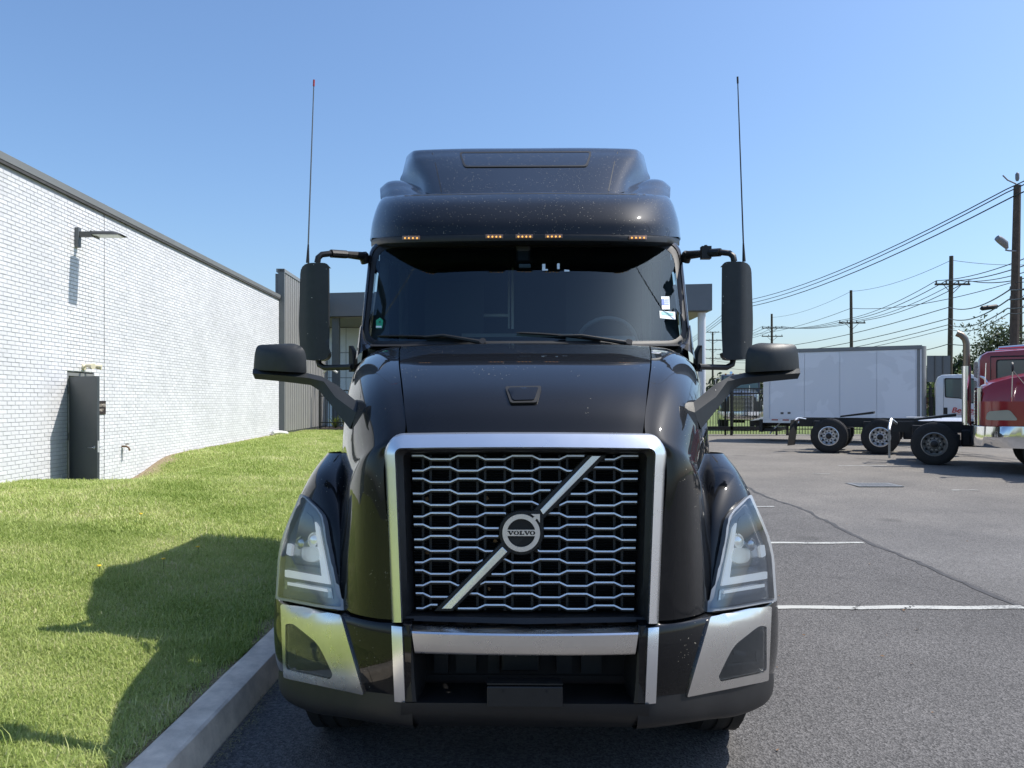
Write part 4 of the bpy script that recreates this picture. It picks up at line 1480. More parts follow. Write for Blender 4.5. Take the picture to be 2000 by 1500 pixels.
# slash bar with dark bezel
def slab(poly, Yf, thick):
    return MB().prism([TP(u, v, Yf(u, v)) for (u, v) in poly], (0, thick, 0))
yf = lambda u, v: gy(u, v) - 0.016
SW_ = 10.5
def slash_poly(w, t0, t1, flat0, flat1):
    """strip along the diagonal, ends cut level."""
    p = []
    for (v, s) in ((t0, -1), (t0, 1), (t1, 1), (t1, -1)):
        p.append((diag_u(v) + s * w, v))
    return p
for (va, vb) in ((1195, 1036), (1046, 888)):
    tb(slab(slash_poly(18.5, va, vb, 1, 1), lambda u, v: gy(u, v) - 0.014, 0.06), 'slash_bezel', M['rubber'], None, 0, bevel=0.004)
def sl_y(u, v): return gy(u, v) - 0.020
lowp = [(862 - 1025, 1190), (881 - 1025, 1190), (991 - 1025, 1078), (981 - 1025, 1068)]
upp = [(1055 - 1025, 996), (1061 - 1025, 1005), (1174 - 1025, 890), (1156 - 1025, 890)]
for pl in (lowp, upp):
    tb(slab(pl, sl_y, 0.02), 'slash_strip', M['satin_silver'], None, 0, bevel=0.002)
# emblem
BC = (-7.0, 1041.0)
def ring_pts(r, n=48, c=BC): return [(c[0] + r * math.cos(2 * math.pi * k / n), c[1] + r * math.sin(2 * math.pi * k / n)) for k in range(n)]
ey = 3.285
bez = [p for k, p in enumerate(ring_pts(43.5, 64)) if not (p[0] > BC[0] and p[1] < BC[1])]
# bezel: circle with a square corner towards the top right
bz = []
for k in range(49):
    t = math.pi * 1.5 * k / 48                      # from east, clockwise on the picture, round to north
    bz.append((BC[0] + 43.5 * math.cos(t), BC[1] + 43.5 * math.sin(t)))
bz += [(BC[0] + 38, BC[1] - 43.5), (BC[0] + 43.5, BC[1] - 38)]
emb = tb(MB().prism([TP(u, v, ey) for (u, v) in bz], (0, 0.05, 0)), 'emblem', M['rubber'], None, 30, bevel=0.004)
def ann(r0, r1, Y, th, n=56):
    a = [TP(u, v, Y) for (u, v) in ring_pts(r0, n)]
    b = [TP(u, v, Y) for (u, v) in ring_pts(r1, n)]
    a2 = [p + Vector((0, th, 0)) for p in a]; b2 = [p + Vector((0, th, 0)) for p in b]
    return MB().grid([a2, a, b, b2], True)
tb(ann(36.8, 27.6, ey - 0.010, 0.012), 'emblem_ring', M['satin_silver'], emb, 30)
MBd = MB().prism([TP(u, v, ey - 0.002) for (u, v) in ring_pts(27.8)], (0, 0.004, 0))
tb(MBd, 'emblem_disc', M['dark'], emb, 0)
band = [(BC[0] - 29, BC[1] - 6.2), (BC[0] + 29, BC[1] - 6.2), (BC[0] + 29, BC[1] + 6.0), (BC[0] - 29, BC[1] + 6.0)]
tb(slab(band, lambda u, v: ey - 0.008, 0.006), 'emblem_band', M['satin_silver'], emb, 0)
arrow = [(1037, 1004), (1054.5, 1004), (1054.5, 1021), (1048.5, 1012.5), (1044, 1018), (1039, 1013), (1044, 1009)]
tb(slab([(p[0] - 1025, p[1]) for p in arrow], lambda u, v: ey - 0.0105, 0.012), 'emblem_arrow', M['satin_silver'], emb, 0)
# lettering in heavy slab capitals
def glyph(ch, x, w, y0, y1):
    h = y1 - y0
    P_ = []
    if ch == 'V':
        P_.append([(x, y0), (x + w * .46, y0), (x + w * .46, y0 + h * .16), (x + w * .40, y0 + h * .16), (x + w * .58, y0 + h * .66), (x + w * .72, y0 + h * .16), (x + w * .64, y0 + h * .16), (x + w * .64, y0), (x + w, y0), (x + w, y0 + h * .16), (x + w * .92, y0 + h * .16), (x + w * .60, y1), (x + w * .42, y1), (x + w * .09, y0 + h * .16), (x, y0 + h * .16)])
    elif ch == 'L':
        P_.append([(x, y0), (x + w * .6, y0), (x + w * .6, y0 + h * .16), (x + w * .48, y0 + h * .16), (x + w * .48, y1 - h * .18), (x + w * .8, y1 - h * .18), (x + w * .86, y1 - h * .42), (x + w, y1 - h * .42), (x + w, y1), (x, y1), (x, y1 - h * .16), (x + w * .12, y1 - h * .16), (x + w * .12, y0 + h * .16), (x, y0 + h * .16)])
    return P_
mb = MB()
xs = [(-27, 'V', 12.4), (-15.0, 'O', 11.0), (-3.6, 'L', 9.4), (5.4, 'V', 12.0), (16.4, 'O', 11.0)]
for (x, ch, w) in xs:
    if ch == 'O':
        cx, cy = BC[0] + x + w / 2, BC[1]
        n = 22
        o_ = [(cx + w / 2 * math.cos(6.2832 * k / n), cy + 4.1 * math.sin(6.2832 * k / n)) for k in range(n)]
        i_ = [(cx + w * .2 * math.cos(6.2832 * k / n), cy + 3.0 * math.sin(6.2832 * k / n)) for k in range(n)]
        A = [TP(u, v, ey - 0.0095) for (u, v) in o_]; B = [TP(u, v, ey - 0.0095) for (u, v) in i_]
        mb.grid([A, B], True)
    else:
        for pl in glyph(ch, BC[0] + x, w, BC[1] - 4.0, BC[1] + 4.0):
            mb.prism([TP(u, v, ey - 0.0095) for (u, v) in pl], (0, 0.001, 0))
tb(mb, 'emblem_lettering', M['text_dark'], emb, 0)
# a few dead leaves and bugs caught in the mesh
for (u, v, s) in ((-192, 975, 7), (-146, 960, 5), (-75, 974, 6), (-145, 1005, 6), (-58, 1057, 6), (-190, 1080, 7), (-26, 1098, 5), (-70, 1150, 5), (60, 1120, 4), (120, 960, 4)):
    pl = [(u + s * math.cos(a + v) * random.uniform(.4, 1), v + s * math.sin(a + v) * random.uniform(.4, 1)) for a in (0, 1.2, 2.5, 3.9, 5.2)]
    tb(MB().prism([TP(p[0], p[1], gy(u, v) + 0.055) for p in pl], (0, 0.003, 0)), 'caught_leaf', M['leaf_debris'], o, 0)
bpy.data.objects.remove(gp)

# ---- bumper details
cc = [(476, 1182), (357, 1206), (313, 1357), (470, 1325)]
fog = [(466, 1221), (452, 1219), (405, 1256), (392, 1278), (373, 1318), (378, 1327), (462, 1309), (466, 1302)]
for s in (1, -1):
    poly = rnd([(s * a, b) for a, b in cc], [5, 5, 3, 4])
    fp = rnd([(s * a, b) for a, b in fog], [3, 10, 14, 14, 4, 3, 5, 3], 3)
    ch = tb(panel(bump_bvh[s], poly, 0.010, 0.012, [fp], step=12), 'chrome_corner', M['chrome'], bumper, 30)
    fo = [(s * a, b) for a, b in fog]
    cx = sum(p[0] for p in fo) / 8; cy = sum(p[1] for p in fo) / 8
    fl_ = rnd([(cx + (p[0] - cx) * .98, cy + (p[1] - cy) * .98) for p in fo], [3, 10, 14, 14, 4, 3, 5, 3], 3)
    fg = tb(panel(bump_bvh[s], fl_, 0.0015, 0.002, step=12), 'fog_lamp', M['lamp_dark'], bumper, 30)
    tb(panel(bump_bvh[s], fl_, 0.009, 0.001, step=12, side=False), 'fog_lens', M['smoked'], fg, 30)
    tb(panel(bump_bvh[s], [(s * 432, 1268), (s * 404, 1266), (s * 404, 1276), (s * 432, 1280)], 0.004, 0.004), 'fog_reflector', M['lamp_grey'], fg, 0)
    tb(panel(bump_bvh[s], [(s * 455, 1286), (s * 392, 1294), (s * 390, 1300), (s * 455, 1294)], 0.004, 0.004), 'fog_shelf', M['lamp_grey'], fg, 0)
    tb(panel(bump_bvh[s], [(s * 457, 1272), (s * 446, 1270), (s * 449, 1290)], 0.005, 0.005), 'fog_reflector', M['lamp_grey'], fg, 0)
    # slim upright strip
    st = [(s * 259, 1224), (s * 239, 1226), (s * 233, 1371), (s * 253, 1369)]
    tb(panel(bump_bvh[s], st, 0.010, 0.012, step=10), 'chrome_strip', M['satin_silver'], bumper, 30)
    # black gap line between hood and bumper, and black skirt below the corner
    sk = [(s * 238, 1372), (s * 313, 1359), (s * 470, 1327), (s * 493, 1310), (s * 493, 1340), (s * 440, 1362), (s * 330, 1395), (s * 238, 1404)]
    plan = [(.47, 3.18), (.56, 3.20), (.70, 3.275), (.83, 3.38), (.98, 3.50), (1.15, 3.675), (1.24, 3.82), (1.27, 3.95)]
    rows = []
    for (zf, dy, k) in ((0.35, 0.016, .994), (-.4, 0.012, .996), (-.85, 0.03, .99), (-1.05, 0.09, .975), (-1.1, 0.22, .95)):
        r = []
        for (x, yv) in plan:
            zt = 0.515 - 0.10 * float(ss(0.55, 1.2, x))
            hgt = 0.115
            r.append((s * x * k, yv + dy, zt + zf * hgt))
        rows.append(r)
    tb(MB().grid(surf(rows, 5, 4)), 'bumper_skirt', M['plastic'], bumper, 40)
    # side return of the bumper: bright cap line on top
    tb(panel(bump_bvh[s], [(s * 478, 1163), (s * 494, 1150), (s * 495, 1158), (s * 480, 1176)], 0.004, 0.006, step=6), 'bumper_cap', M['chrome'], bumper, 30)
# centre: black housing with the intake mouth
def cy_(u): return 3.165 + 0.03 * (abs(u) / 240) ** 2
mb = MB()
mb.grid([[TP(u, 1222, cy_(u) + 0.09) for u in np.linspace(-238, 238, 13)], [TP(u, 1224, cy_(u) + 0.02) for u in np.linspace(-238, 238, 13)]])
def post(s):
    return [[TP(s * a, v, cy_(a) + dy) for (a, dy) in ((239, 0.03), (236, 0.004), (r_, 0.0), (r_ - i_, 0.16))] for (v, r_, i_) in ((1222, 222, 0.5), (1276, 219, 22), (1330, 216, 22), (1372, 212, 6))]
for s in (1, -1):
    mb.grid(surf(post(s), 3, 4))
lip = [(1366, 0.16), (1371, 0.01), (1374, -0.004), (1390, -0.004), (1404, 0.01), (1414, 0.05), (1419, 0.16)]
mb.grid([[TP(u, v, cy_(u) + dy) for u in np.linspace(-242, 242, 17)] for (v, dy) in lip])
mb.grid([[TP(u, 1371, cy_(u) + 0.01) for u in np.linspace(-214, 214, 9)], [TP(u * .93, 1334, cy_(u) + 0.30) for u in np.linspace(-214, 214, 9)]])   # shelf
cen = tb(mb, 'bumper_centre', M['plastic'], bumper, 30)
mb = MB()
mb.box((0, 3.62, 0.68), (1.3, 0.04, 0.6))
tb(mb, 'intake_back', M['dark'], bumper, 0)
for (u0, u1) in ((-178, -150), (-135, -95), (-72, -50), (62, 92), (110, 150)):
    tb(MB().box(((u0 + u1) / 2 / 1500 * 3.5, 3.52, 0.70), ((u1 - u0) / 1500 * 3.5, 0.03, 0.32)), 'intake_strut', M['plastic'], bumper, 0)
rb = tb(MB().box((-0.02, 3.47, 0.645), (0.17, 0.04, 0.16)), 'radar_unit', M['plastic'], bumper, 0, bevel=0.008)
tb(MB().box((-0.086, 3.445, 0.668), (0.012, 0.004, 0.010)), 'radar_label', M['paper'], rb, 0)
tb(MB().tube([(-0.05, 3.44, 0.70), (-0.045, 3.43, 0.66), (-0.04, 3.44, 0.64)], 0.004, 6), 'radar_cable', M['rim_dull'], rb)
# chrome cross bar, folded: top face and front face
us = np.linspace(-1, 1, 17)
rows = [[TP(u * 221, 1219 + 2.5 * (1 - u * u), cy_(u * 221) + 0.10) for u in us], [TP(u * 221, 1223 + 3.5 * (1 - u * u), cy_(u * 221) + 0.02) for u in us],
        [TP(u * 221, 1234 + 4 * (1 - u * u), cy_(u * 221) - 0.022) for u in us], [TP(u * 221, 1238 + 4 * (1 - u * u), cy_(u * 221) - 0.028) for u in us],
        [TP(u * 218, 1258 + 3 * (1 - u * u), cy_(u * 221) - 0.026) for u in us],
        [TP(u * 216, 1272 + 3 * (1 - u * u), cy_(u * 221) - 0.020) for u in us], [TP(u * 215, 1277 + 3 * (1 - u * u), cy_(u * 221) - 0.008) for u in us],
        [TP(u * 215, 1274 + 3 * (1 - u * u), cy_(u * 221) + 0.08) for u in us]]
mb = MB().grid(rows)
for j in (0, -1):
    b = len(mb.v); mb.add([r[j] for r in rows], [tuple(range(len(rows)))])
tb(mb, 'bumper_bar', M['chrome'], bumper, 30)
pb = tb(MB().box((0.0, 3.155, 0.567), (0.312, 0.012, 0.085)), 'plate_bracket', M['plastic'], bumper, 0, bevel=0.004)
tb(MB().box((0.0, 3.19, 0.618), (0.312, 0.07, 0.006)), 'bracket_top', M['rubber'], pb, 0)
for x in (-0.09, 0.09):
    tb(MB().lathe([(3.147, 0.006), (3.152, 0.006)], 'y', 10, (x, 0, 0.592)), 'bracket_hole', M['dark'], pb, 0)

# ---- headlamps
hl = [(427, 974), (391, 1010), (383, 1062), (358, 1188), (473, 1166), (466, 1065)]
for s in (1, -1):
    bv_ = fend_bvh[s]
    S_ = lambda pl: [(s * a, b) for a, b in pl]
    big = rnd(S_([(429, 968), (388, 1008), (379, 1062), (353, 1194), (478, 1170), (470, 1062)]), [5, 14, 20, 4, 4, 40], 4)
    hlp = tb(panel(bv_, big, 0.003, 0.004, step=12), 'headlamp', M['rubber'], None, 30)
    inn = rnd(S_(hl), [5, 14, 20, 4, 4, 40], 4)
    tb(panel(bv_, inn, 0.006, 0.003, step=12), 'lamp_housing', M['lamp_dark'], hlp, 30)
    drl = [(407, 1020), (400, 1030), (378, 1143), (465, 1128), (465, 1114), (393, 1127)]
    tb(panel(bv_, rnd(S_(drl), 2), 0.016, 0.010, step=8), 'running_light', M['lamp_white'], hlp, 0)
    turn = [(466, 1134), (376, 1150), (373, 1171), (466, 1152)]
    tl_ = tb(panel(bv_, S_(turn), 0.012, 0.006, step=8), 'turn_signal', M['lamp_grey'], hlp, 0)
    tb(panel(bv_, S_([(460, 1138), (384, 1152), (382, 1158), (460, 1144)]), 0.016, 0.004, step=8), 'signal_reflector', M['lamp_white'], tl_, 0)
    shelf = [(444, 1045), (401, 1045), (393, 1108), (452, 1100)]
    tb(panel(bv_, rnd(S_(shelf), 8), 0.010, 0.004, step=9), 'lamp_bezel', M['lamp_grey'], hlp, 0)
    fin = [(428, 1000), (412, 1012), (408, 1048), (440, 1064), (446, 1050), (424, 1040)]
    tb(panel(bv_, rnd(S_(fin), 5), 0.012, 0.008, step=8), 'lamp_trim', M['lamp_dark'], hlp, 0)
    for (u, v, r, nm, mm) in ((436, 1062, 0.030, 'projector', 'lamp_grey'), (411, 1056, 0.034, 'projector', 'projector')):
        l, n = hit(bv_, s * u, v)
        ax = (-l + EYE).normalized()
        ax = (n * 0.6 + Vector((0, -1, 0)) * 0.6).normalized()
        q = ax.to_track_quat('Z', 'Y').to_matrix().to_4x4()
        prof = [(0.0, r * 1.12), (0.012, r * 1.12), (0.012, r)] + [(0.012 + 0.5 * r * math.sin(a), r * math.cos(a)) for a in np.linspace(0.1, math.pi / 2, 6)]
        mb = MB().lathe(prof, 'z', 24)
        mb.xform(Matrix.Translation(l - n * 0.004) @ q)
        tb(mb, nm, M[mm], hlp, 30)
    tb(panel(bv_, rnd(S_([(430, 1070), (399, 1068), (394, 1094), (412, 1101), (430, 1094)]), 8), 0.022, 0.012, step=7), 'reflector', M['projector'], hlp, 0)
    tb(panel(bv_, rnd(S_([(446, 1104), (398, 1110), (396, 1122), (450, 1113)]), 4), 0.014, 0.006, step=8), 'lower_reflector', M['lamp_grey'], hlp, 0)
    tb(panel(bv_, rnd(S_([(458, 1062), (449, 1066), (452, 1088), (461, 1084)]), 3), 0.02, 0.012, step=6), 'side_reflector', M['lamp_white'], hlp, 0)
    tb(panel(bv_, inn, 0.034, 0.001, step=10, side=False), 'lamp_lens', M['lens'], hlp, 30)
    mbx = panel(bv_, inn, 0.034, 0.030, step=10)
    # rim of the lens only
    rim_poly = rnd(S_([(429, 968), (388, 1008), (379, 1062), (353, 1194), (478, 1170), (470, 1062)]), [5, 14, 20, 4, 4, 40], 4)
    mr_ = panel(bv_, rim_poly, 0.031, 0.030, [inn], step=10)
    tb(mr_, 'lamp_rim', M['lamp_dark'], hlp, 30)
# ---------------------------------------------------------------- cab: windshield and frame
def WSY(u, py):
    v = (668 - py) / 190
    return 4.98 + 0.57 * v + 0.37 * (abs(u) / 312) ** 3.2
def WS(u, py, off=0.0):
    return TP(u, py, WSY(u, py) - off)
us = np.linspace(-345, 345, 41)
ws_mb = MB().grid([[WS(u, v) for u in us] for v in np.linspace(455, 705, 15)])
ws_bvh = bvh_of([ws_mb])
def ol(d, dt=None, db=None):
    dt = d if dt is None else dt
    db = d if db is None else db
    return rnd([(-(291 + d), 480 - dt), (291 + d, 480 - dt), (313 + d, 669 + db), (-(313 + d), 669 + db)], [34, 34, 34, 34], 6)
wind = tb(panel(ws_bvh, ol(0), 0.0, 0.001, step=22, side=False), 'windshield', M['windshield'], None, 60)
def loopring(specs, name, m, par, smooth=40):
    rows = []
    for (d, off, back) in specs:
        pl = dens(ol(*d) if isinstance(d, tuple) else ol(d), 9)
        rows.append(pl)
    n = min(len(r) for r in rows)
    g = []
    for (d, off, back), pl in zip(specs, rows):
        # resample each loop to n points by arc fraction of its own list
        idx = np.linspace(0, len(pl), n, endpoint=False)
        r = []
        for q in idx:
            i = int(q); t = q - i
            a = pl[i % len(pl)]; b = pl[(i + 1) % len(pl)]
            u, v = a[0] + (b[0] - a[0]) * t, a[1] + (b[1] - a[1]) * t
            p = WS(u, v, off); p.y += back
            r.append(p)
        g.append(r)
    return tb(MB().grid(g, True), name, m, par, smooth)
loopring([(-3, 0.002, 0), (0, 0.007, 0), (4, 0.009, 0), (6, 0.004, 0)], 'windshield_gasket', M['rubber'], wind)
loopring([(5, 0.0, 0), (7, 0.016, 0), (11, 0.018, 0), (13, -0.01, 0.02), ((13, 4, 14), -0.02, 0.10)], 'windshield_frame', M['paint'], None, 50)

# side panels with door window
def flat_panel(outline, holes, fx, step):
    bd = dens(outline, step); hs = [dens(h, step) for h in holes]
    pts = list(bd); edges = [(i, (i + 1) % len(bd)) for i in range(len(bd))]
    for h in hs:
        b = len(pts); pts += h; edges += [(b + i, b + (i + 1) % len(h)) for i in range(len(h))]
    xs = [p[0] for p in bd]; ys = [p[1] for p in bd]
    for gx in np.arange(min(xs) + step / 2, max(xs), step):
        for gy_ in np.arange(min(ys) + step / 2, max(ys), step):
            if inside((gx, gy_), bd) and not any(inside((gx, gy_), h) for h in hs):
                pts.append((gx, gy_))
    vo, ed, fa, *_ = delaunay_2d_cdt([Vector(p) for p in pts], edges, [], 0, 1e-5)
    fs = []
    for f in fa:
        c = sum((vo[i] for i in f), Vector((0, 0))) / len(f)
        if inside((c.x, c.y), bd) and not any(inside((c.x, c.y), h) for h in hs):
            fs.append(tuple(f))
    return MB().add([(fx(p.x, p.y), p.x, p.y) for p in vo], fs)
win = [(5.72, 2.16), (6.02, 2.80), (6.62, 2.84), (6.62, 2.12)]
for s in (1, -1):
    fx = lambda y_, z_: s * (1.135 + 0.10 * float(ss(5.2, 6.8, y_)) - 0.03 * float(ss(2.2, 3.1, z_)) * float(1 - ss(6.6, 7.2, y_)) + 0.02 * float(ss(2.2, 1.4, z_)))
    side = [(5.08, 1.0), (5.12, 2.02), (5.33, 2.06), (5.42, 2.2), (5.94, 2.97), (6.0, 3.2), (9.0, 3.35), (9.0, .62), (5.15, .62)]
    cs = tb(flat_panel(side, [rnd(win, 0.06, 3)], fx, 0.2), 'cab_side', M['paint'], None, 40)
    gl_ = tb(flat_panel(rnd(win, 0.06, 3), [], lambda y_, z_: fx(y_, z_) - s * 0.015, 0.2), 'door_window', M['side_glass'], cs, 40)
    # door gap
    for (ya, za, yb, zb) in ((5.55, .95, 5.55, 2.1), (5.55, 2.1, 5.95, 2.92), (6.72, .95, 6.72, 2.92), (5.55, .95, 6.72, .95)):
        g = []
        for k in range(9):
            t = k / 8
            yv, zv = ya + (yb - ya) * t, za + (zb - za) * t
            x_ = fx(yv, zv) + s * 0.003
            if abs(yb - ya) > abs(zb - za):
                g.append([(x_, yv, zv - .005), (x_, yv, zv + .005)])
            else:
                g.append([(x_, yv - .005, zv), (x_, yv + .005, zv)])
        tb(MB().grid(g), 'door_seam', M['rubber'], cs, 0)
    tb(MB().box((fx(6.5, 1.8) + s * 0.02, 6.5, 1.85), (0.03, 0.18, 0.04)), 'door_handle', M['plastic'], cs, 0, bevel=0.006)
    # lower pillar cover next to the hood
    l_ = [[(s * 1.135, 5.14, 2.06), (s * 1.10, 5.10, 2.10), (s * 1.02, 5.06, 2.14)], [(s * 1.15, 5.34, 2.30), (s * 1.13, 5.30, 2.30), (s * 1.08, 5.24, 2.19)]]
    tb(MB().grid(surf(l_, 4, 4)), 'pillar_cover', M['paint'], None, 40)
    # step and skirt below the door, and the rear fairing
    tb(MB().box((s * 1.16, 6.9, .62), (0.10, 3.9, .62)), 'side_skirt', M['paint'], None, 0, bevel=0.02)
    for z_ in (.42, .72):
        tb(MB().box((s * 1.19, 5.75, z_), (0.12, .55, .03)), 'cab_step', M['plastic'], None, 0)
mb = MB().box((0, 8.98, 2.0), (2.44, 0.04, 2.8))
tb(mb, 'cab_rear_wall', M['paint'], None, 0)
tb(MB().box((0, 7.0, 1.02), (2.3, 3.9, 0.06)), 'cab_floor', M['interior_dark'], None, 0)
tb(MB().box((0, 5.02, 1.5), (2.1, 0.05, 1.1)), 'firewall', M['dark'], None, 0)
tb(MB().box((0, 4.25, 1.15), (1.1, 1.3, 0.95)), 'engine', M['dark'], None, 0, bevel=0.05)
tb(MB().grid([[WS(u, 668, -0.02) + Vector((0, 0, dz)) + Vector((0, dy, 0)) for u in np.linspace(-300, 300, 15)] for (dy, dz) in ((-.10, -.035), (-.02, -.012), (.05, -.03))]), 'cowl', M['plastic'], None, 40)

# interior
dash = tb(MB().grid(surf([[(x, 5.10 + 0.10 * abs(x), 2.06), (x, 5.40, 2.09), (x, 5.62, 2.04), (x, 5.70, 1.85), (x, 5.66, 1.4)] for x in (-1.08, -.6, 0, .6, 1.08)], 3, 4)), 'dashboard', M['interior_dark'], None, 40)
tb(MB().grid(surf([[(x, 5.50, 2.06), (x, 5.58, 2.24), (x, 5.70, 2.23), (x, 5.76, 2.02)] for x in (.30, .38, .72, .80)], 3, 3)), 'instrument_hood', M['interior'], dash, 40)
st_c = Vector((.62, 5.85, 2.21))
mb = MB()
q = Matrix.Rotation(R(-58), 4, 'X')
pts = [st_c + q @ Vector((.225 * math.cos(a), .225 * math.sin(a), 0)) for a in np.linspace(0, 2 * math.pi, 33)]
mb.tube(pts, 0.016, 8, False)
sw_o = tb(mb, 'steering_wheel', M['interior'], None)
tb(MB().tube([st_c - q @ Vector((.21, 0, 0)), st_c, st_c + q @ Vector((.21, 0, 0))], [.015, .05, .015], 8), 'steering_hub', M['interior_dark'], sw_o)
for sx_ in (-.62, .62):
    mb = MB().grid(surf([[(sx_ + dx, y_, z_) for dx in (-.26, -.2, 0, .2, .26)] for (y_, z_) in ((6.35, 1.55), (6.62, 1.75), (6.72, 2.3), (6.74, 2.62), (6.80, 2.85))], 3, 4))
    tb(mb, 'seat', M['interior_dark'], None, 40)
tb(MB().box((0, 7.15, 2.1), (2.3, 0.03, 2.1)), 'sleeper_curtain', M['interior_dark'], None, 0)
# pale bunk rails seen through the glass
def irod(u0, v0, u1, v1, Y, w, name='bunk_rail', m='interior_pale'):
    a, b = TP(u0, v0, Y), TP(u1, v1, Y)
    c = (a + b) / 2
    sz = (abs(b.x - a.x) + w, 0.02, abs(b.z - a.z) + w)
    return tb(MB().box(c, sz), name, M[m], None, 0)
irod(-31, 516, -31, 640, 6.95, 0.014)
irod(-24, 516, -24, 640, 6.93, 0.022)
irod(-110, 616, -34, 616, 6.95, 0.024)
irod(-120, 655, 90, 655, 6.60, 0.03, 'bunk_rail', 'interior')
# interior pillars, left one catches the light
for s in (1, -1):
    rows = [[(s * 1.105, 5.42, 2.12), (s * 1.02, 5.50, 2.12), (s * 1.0, 5.66, 2.10)], [(s * 1.10, 5.62, 2.5), (s * 1.04, 5.70, 2.5), (s * 1.03, 5.82, 2.5)], [(s * 1.10, 5.88, 2.9), (s * 1.06, 5.96, 2.9), (s * 1.06, 6.05, 2.9)]]
    tb(MB().grid(surf(rows, 3, 4)), 'pillar_trim', M['interior'], None, 40)
    tb(MB().box((s * 1.09, 6.9, 2.0), (0.02, 0.4, 2.0)), 'door_trim', M['interior'], None, 0)
tb(MB().grid(surf([[(x, 5.72 + .06 * abs(x), 2.93), (x, 6.0, 2.88), (x, 6.5, 2.95), (x, 7.1, 3.0)] for x in (-1.08, -.5, 0, .5, 1.08)], 3, 3)), 'headliner', M['interior_dark'], None, 40)
tb(MB().box(TP(-3, 497, WSY(0, 497) + 0.06), (0.11, 0.08, 0.14)), 'camera_pod', M['rubber'], wind, 0, bevel=0.02)
tb(MB().box(TP(0, 520, WSY(0, 520) + 0.05), (0.085, 0.03, 0.03)), 'sensor', M['interior'], wind, 0, bevel=0.006)
# toll tags and inspection stickers behind the glass
def stick(poly, name, m, off=0.002, par=None):
    return tb(panel(ws_bvh, poly, off, 0.001, step=8, side=False), name, M[m], par or wind, 0)
o1 = stick([(-291, 641), (-279, 641), (-277, 626), (-283, 620), (-291, 625)], 'green_tag', 'green_tag')
stick([(-291, 640), (-280, 640), (-280, 636.5), (-291, 636.5)], 'tag_strip', 'paper', 0.0035, o1)
l, n_ = hit(ws_bvh, -284, 629.5)
tmx = Matrix.Translation(l + Vector((0, -0.006, 0.003)) + Vector((0, -TY, 0))) @ Matrix.Rotation(R(60), 4, 'X')
text_mesh('4', 0.03, M['text_dark'], 'tag_number', o1, tmx, 0.0005)
o2 = stick([(265, 580), (281, 580), (282, 605), (267, 605)], 'paper_sticker', 'paper')
stick([(265.5, 585), (271, 585), (271.5, 597), (266, 597)], 'sticker_print', 'paper_blue', 0.0035, o2)
for k in range(3):
    stick([(272, 586 + 4 * k), (280, 586 + 4 * k), (280, 588 + 4 * k), (272, 588 + 4 * k)], 'sticker_line', 'paper_blue', 0.0035, o2)
o3 = stick([(262, 608), (292, 610), (293, 625), (263, 622)], 'teal_sticker', 'paper')
stick([(265, 610), (289, 612), (289, 618), (266, 616)], 'sticker_print', 'paper_teal', 0.0035, o3)
for pl in ([(34, 516), (40, 516), (40, 526), (45, 526), (45, 529), (34, 529)], [(63, 515), (68, 515), (68, 526), (63, 526)], [(77, 527), (87, 528), (87, 531), (77, 531)]):
    stick(pl, 'barcode_label', 'paper')
# wipers
def wiper(pivot, elbow, b0, b1):
    P0 = WS(pivot[0], pivot[1], 0.05)
    mb = MB().tube([P0, WS(*elbow, 0.045), WS((b0[0] + b1[0]) / 2, (b0[1] + b1[1]) / 2 - 2, 0.03)], [0.016, 0.011, 0.006], 7)
    arm = tb(mb, 'wiper', M['rubber'], None)
    pts = []
    for k in range(13):
        t = k / 12
        u, v = b0[0] + (b1[0] - b0[0]) * t, b0[1] + (b1[1] - b0[1]) * t - 3.0 * math.sin(math.pi * t)
        pts.append(WS(u, v, 0.014))
    tb(MB().tube(pts, [0.005] + [0.009] * 11 + [0.005], 6), 'wiper_blade', M['rubber'], arm)
    tb(MB().tube([P0 + Vector((0, 0.02, -0.02)), P0 + Vector((0, -0.03, 0.01))], 0.022, 10), 'wiper_pivot', M['plastic'], arm)
wiper((-82, 669), (-160, 655), (-287, 656), (-108, 664))
wiper((202, 671), (110, 656), (-16, 650), (148, 666))

# ---------------------------------------------------------------- roof fairing and visor
vis = [
    [(0, 5.40, 0), ] * 5]
def T3(u, py, Y): p = TP(u, py, Y); return (p.x, p.y, p.z)
vrow = [
    [T3(0, 457, 5.37), T3(130, 458, 5.38), T3(225, 460, 5.46), T3(282, 463, 5.72), T3(303, 469, 6.20), (1.258, 7.0, 3.09), (1.25, 9.0, 3.09)],
    [T3(0, 430, 5.40), T3(130, 430, 5.41), T3(223, 431, 5.49), T3(279, 433, 5.76), T3(299, 437, 6.24), (1.25, 7.0, 3.24), (1.25, 9.0, 3.24)],
    [T3(0, 398, 5.52), T3(130, 398, 5.53), T3(219, 399, 5.62), T3(272, 401, 5.88), T3(290, 406, 6.32), (1.235, 7.0, 3.42), (1.24, 9.0, 3.42)],
    [T3(0, 381, 5.66), T3(130, 381, 5.68), T3(214, 382, 5.78), T3(264, 385, 6.00), T3(282, 391, 6.40), (1.22, 7.0, 3.50), (1.23, 9.0, 3.50)],
    [T3(0, 376, 5.74), T3(130, 377, 5.78), T3(210, 378, 5.91), T3(258, 381, 6.12), T3(275, 385, 6.45), (1.20, 7.0, 3.54), (1.22, 9.0, 3.54)]]
vfull = [[(-p[0], p[1], p[2]) for p in reversed(r[1:])] + r for r in vrow]
vis_mb = MB().grid(surf(vfull, 5, 6))
vis_bvh = bvh_of([vis_mb])
visor = tb(MB().add(vis_mb.v, vis_mb.f), 'visor', M['paint_matte'], None, 50)
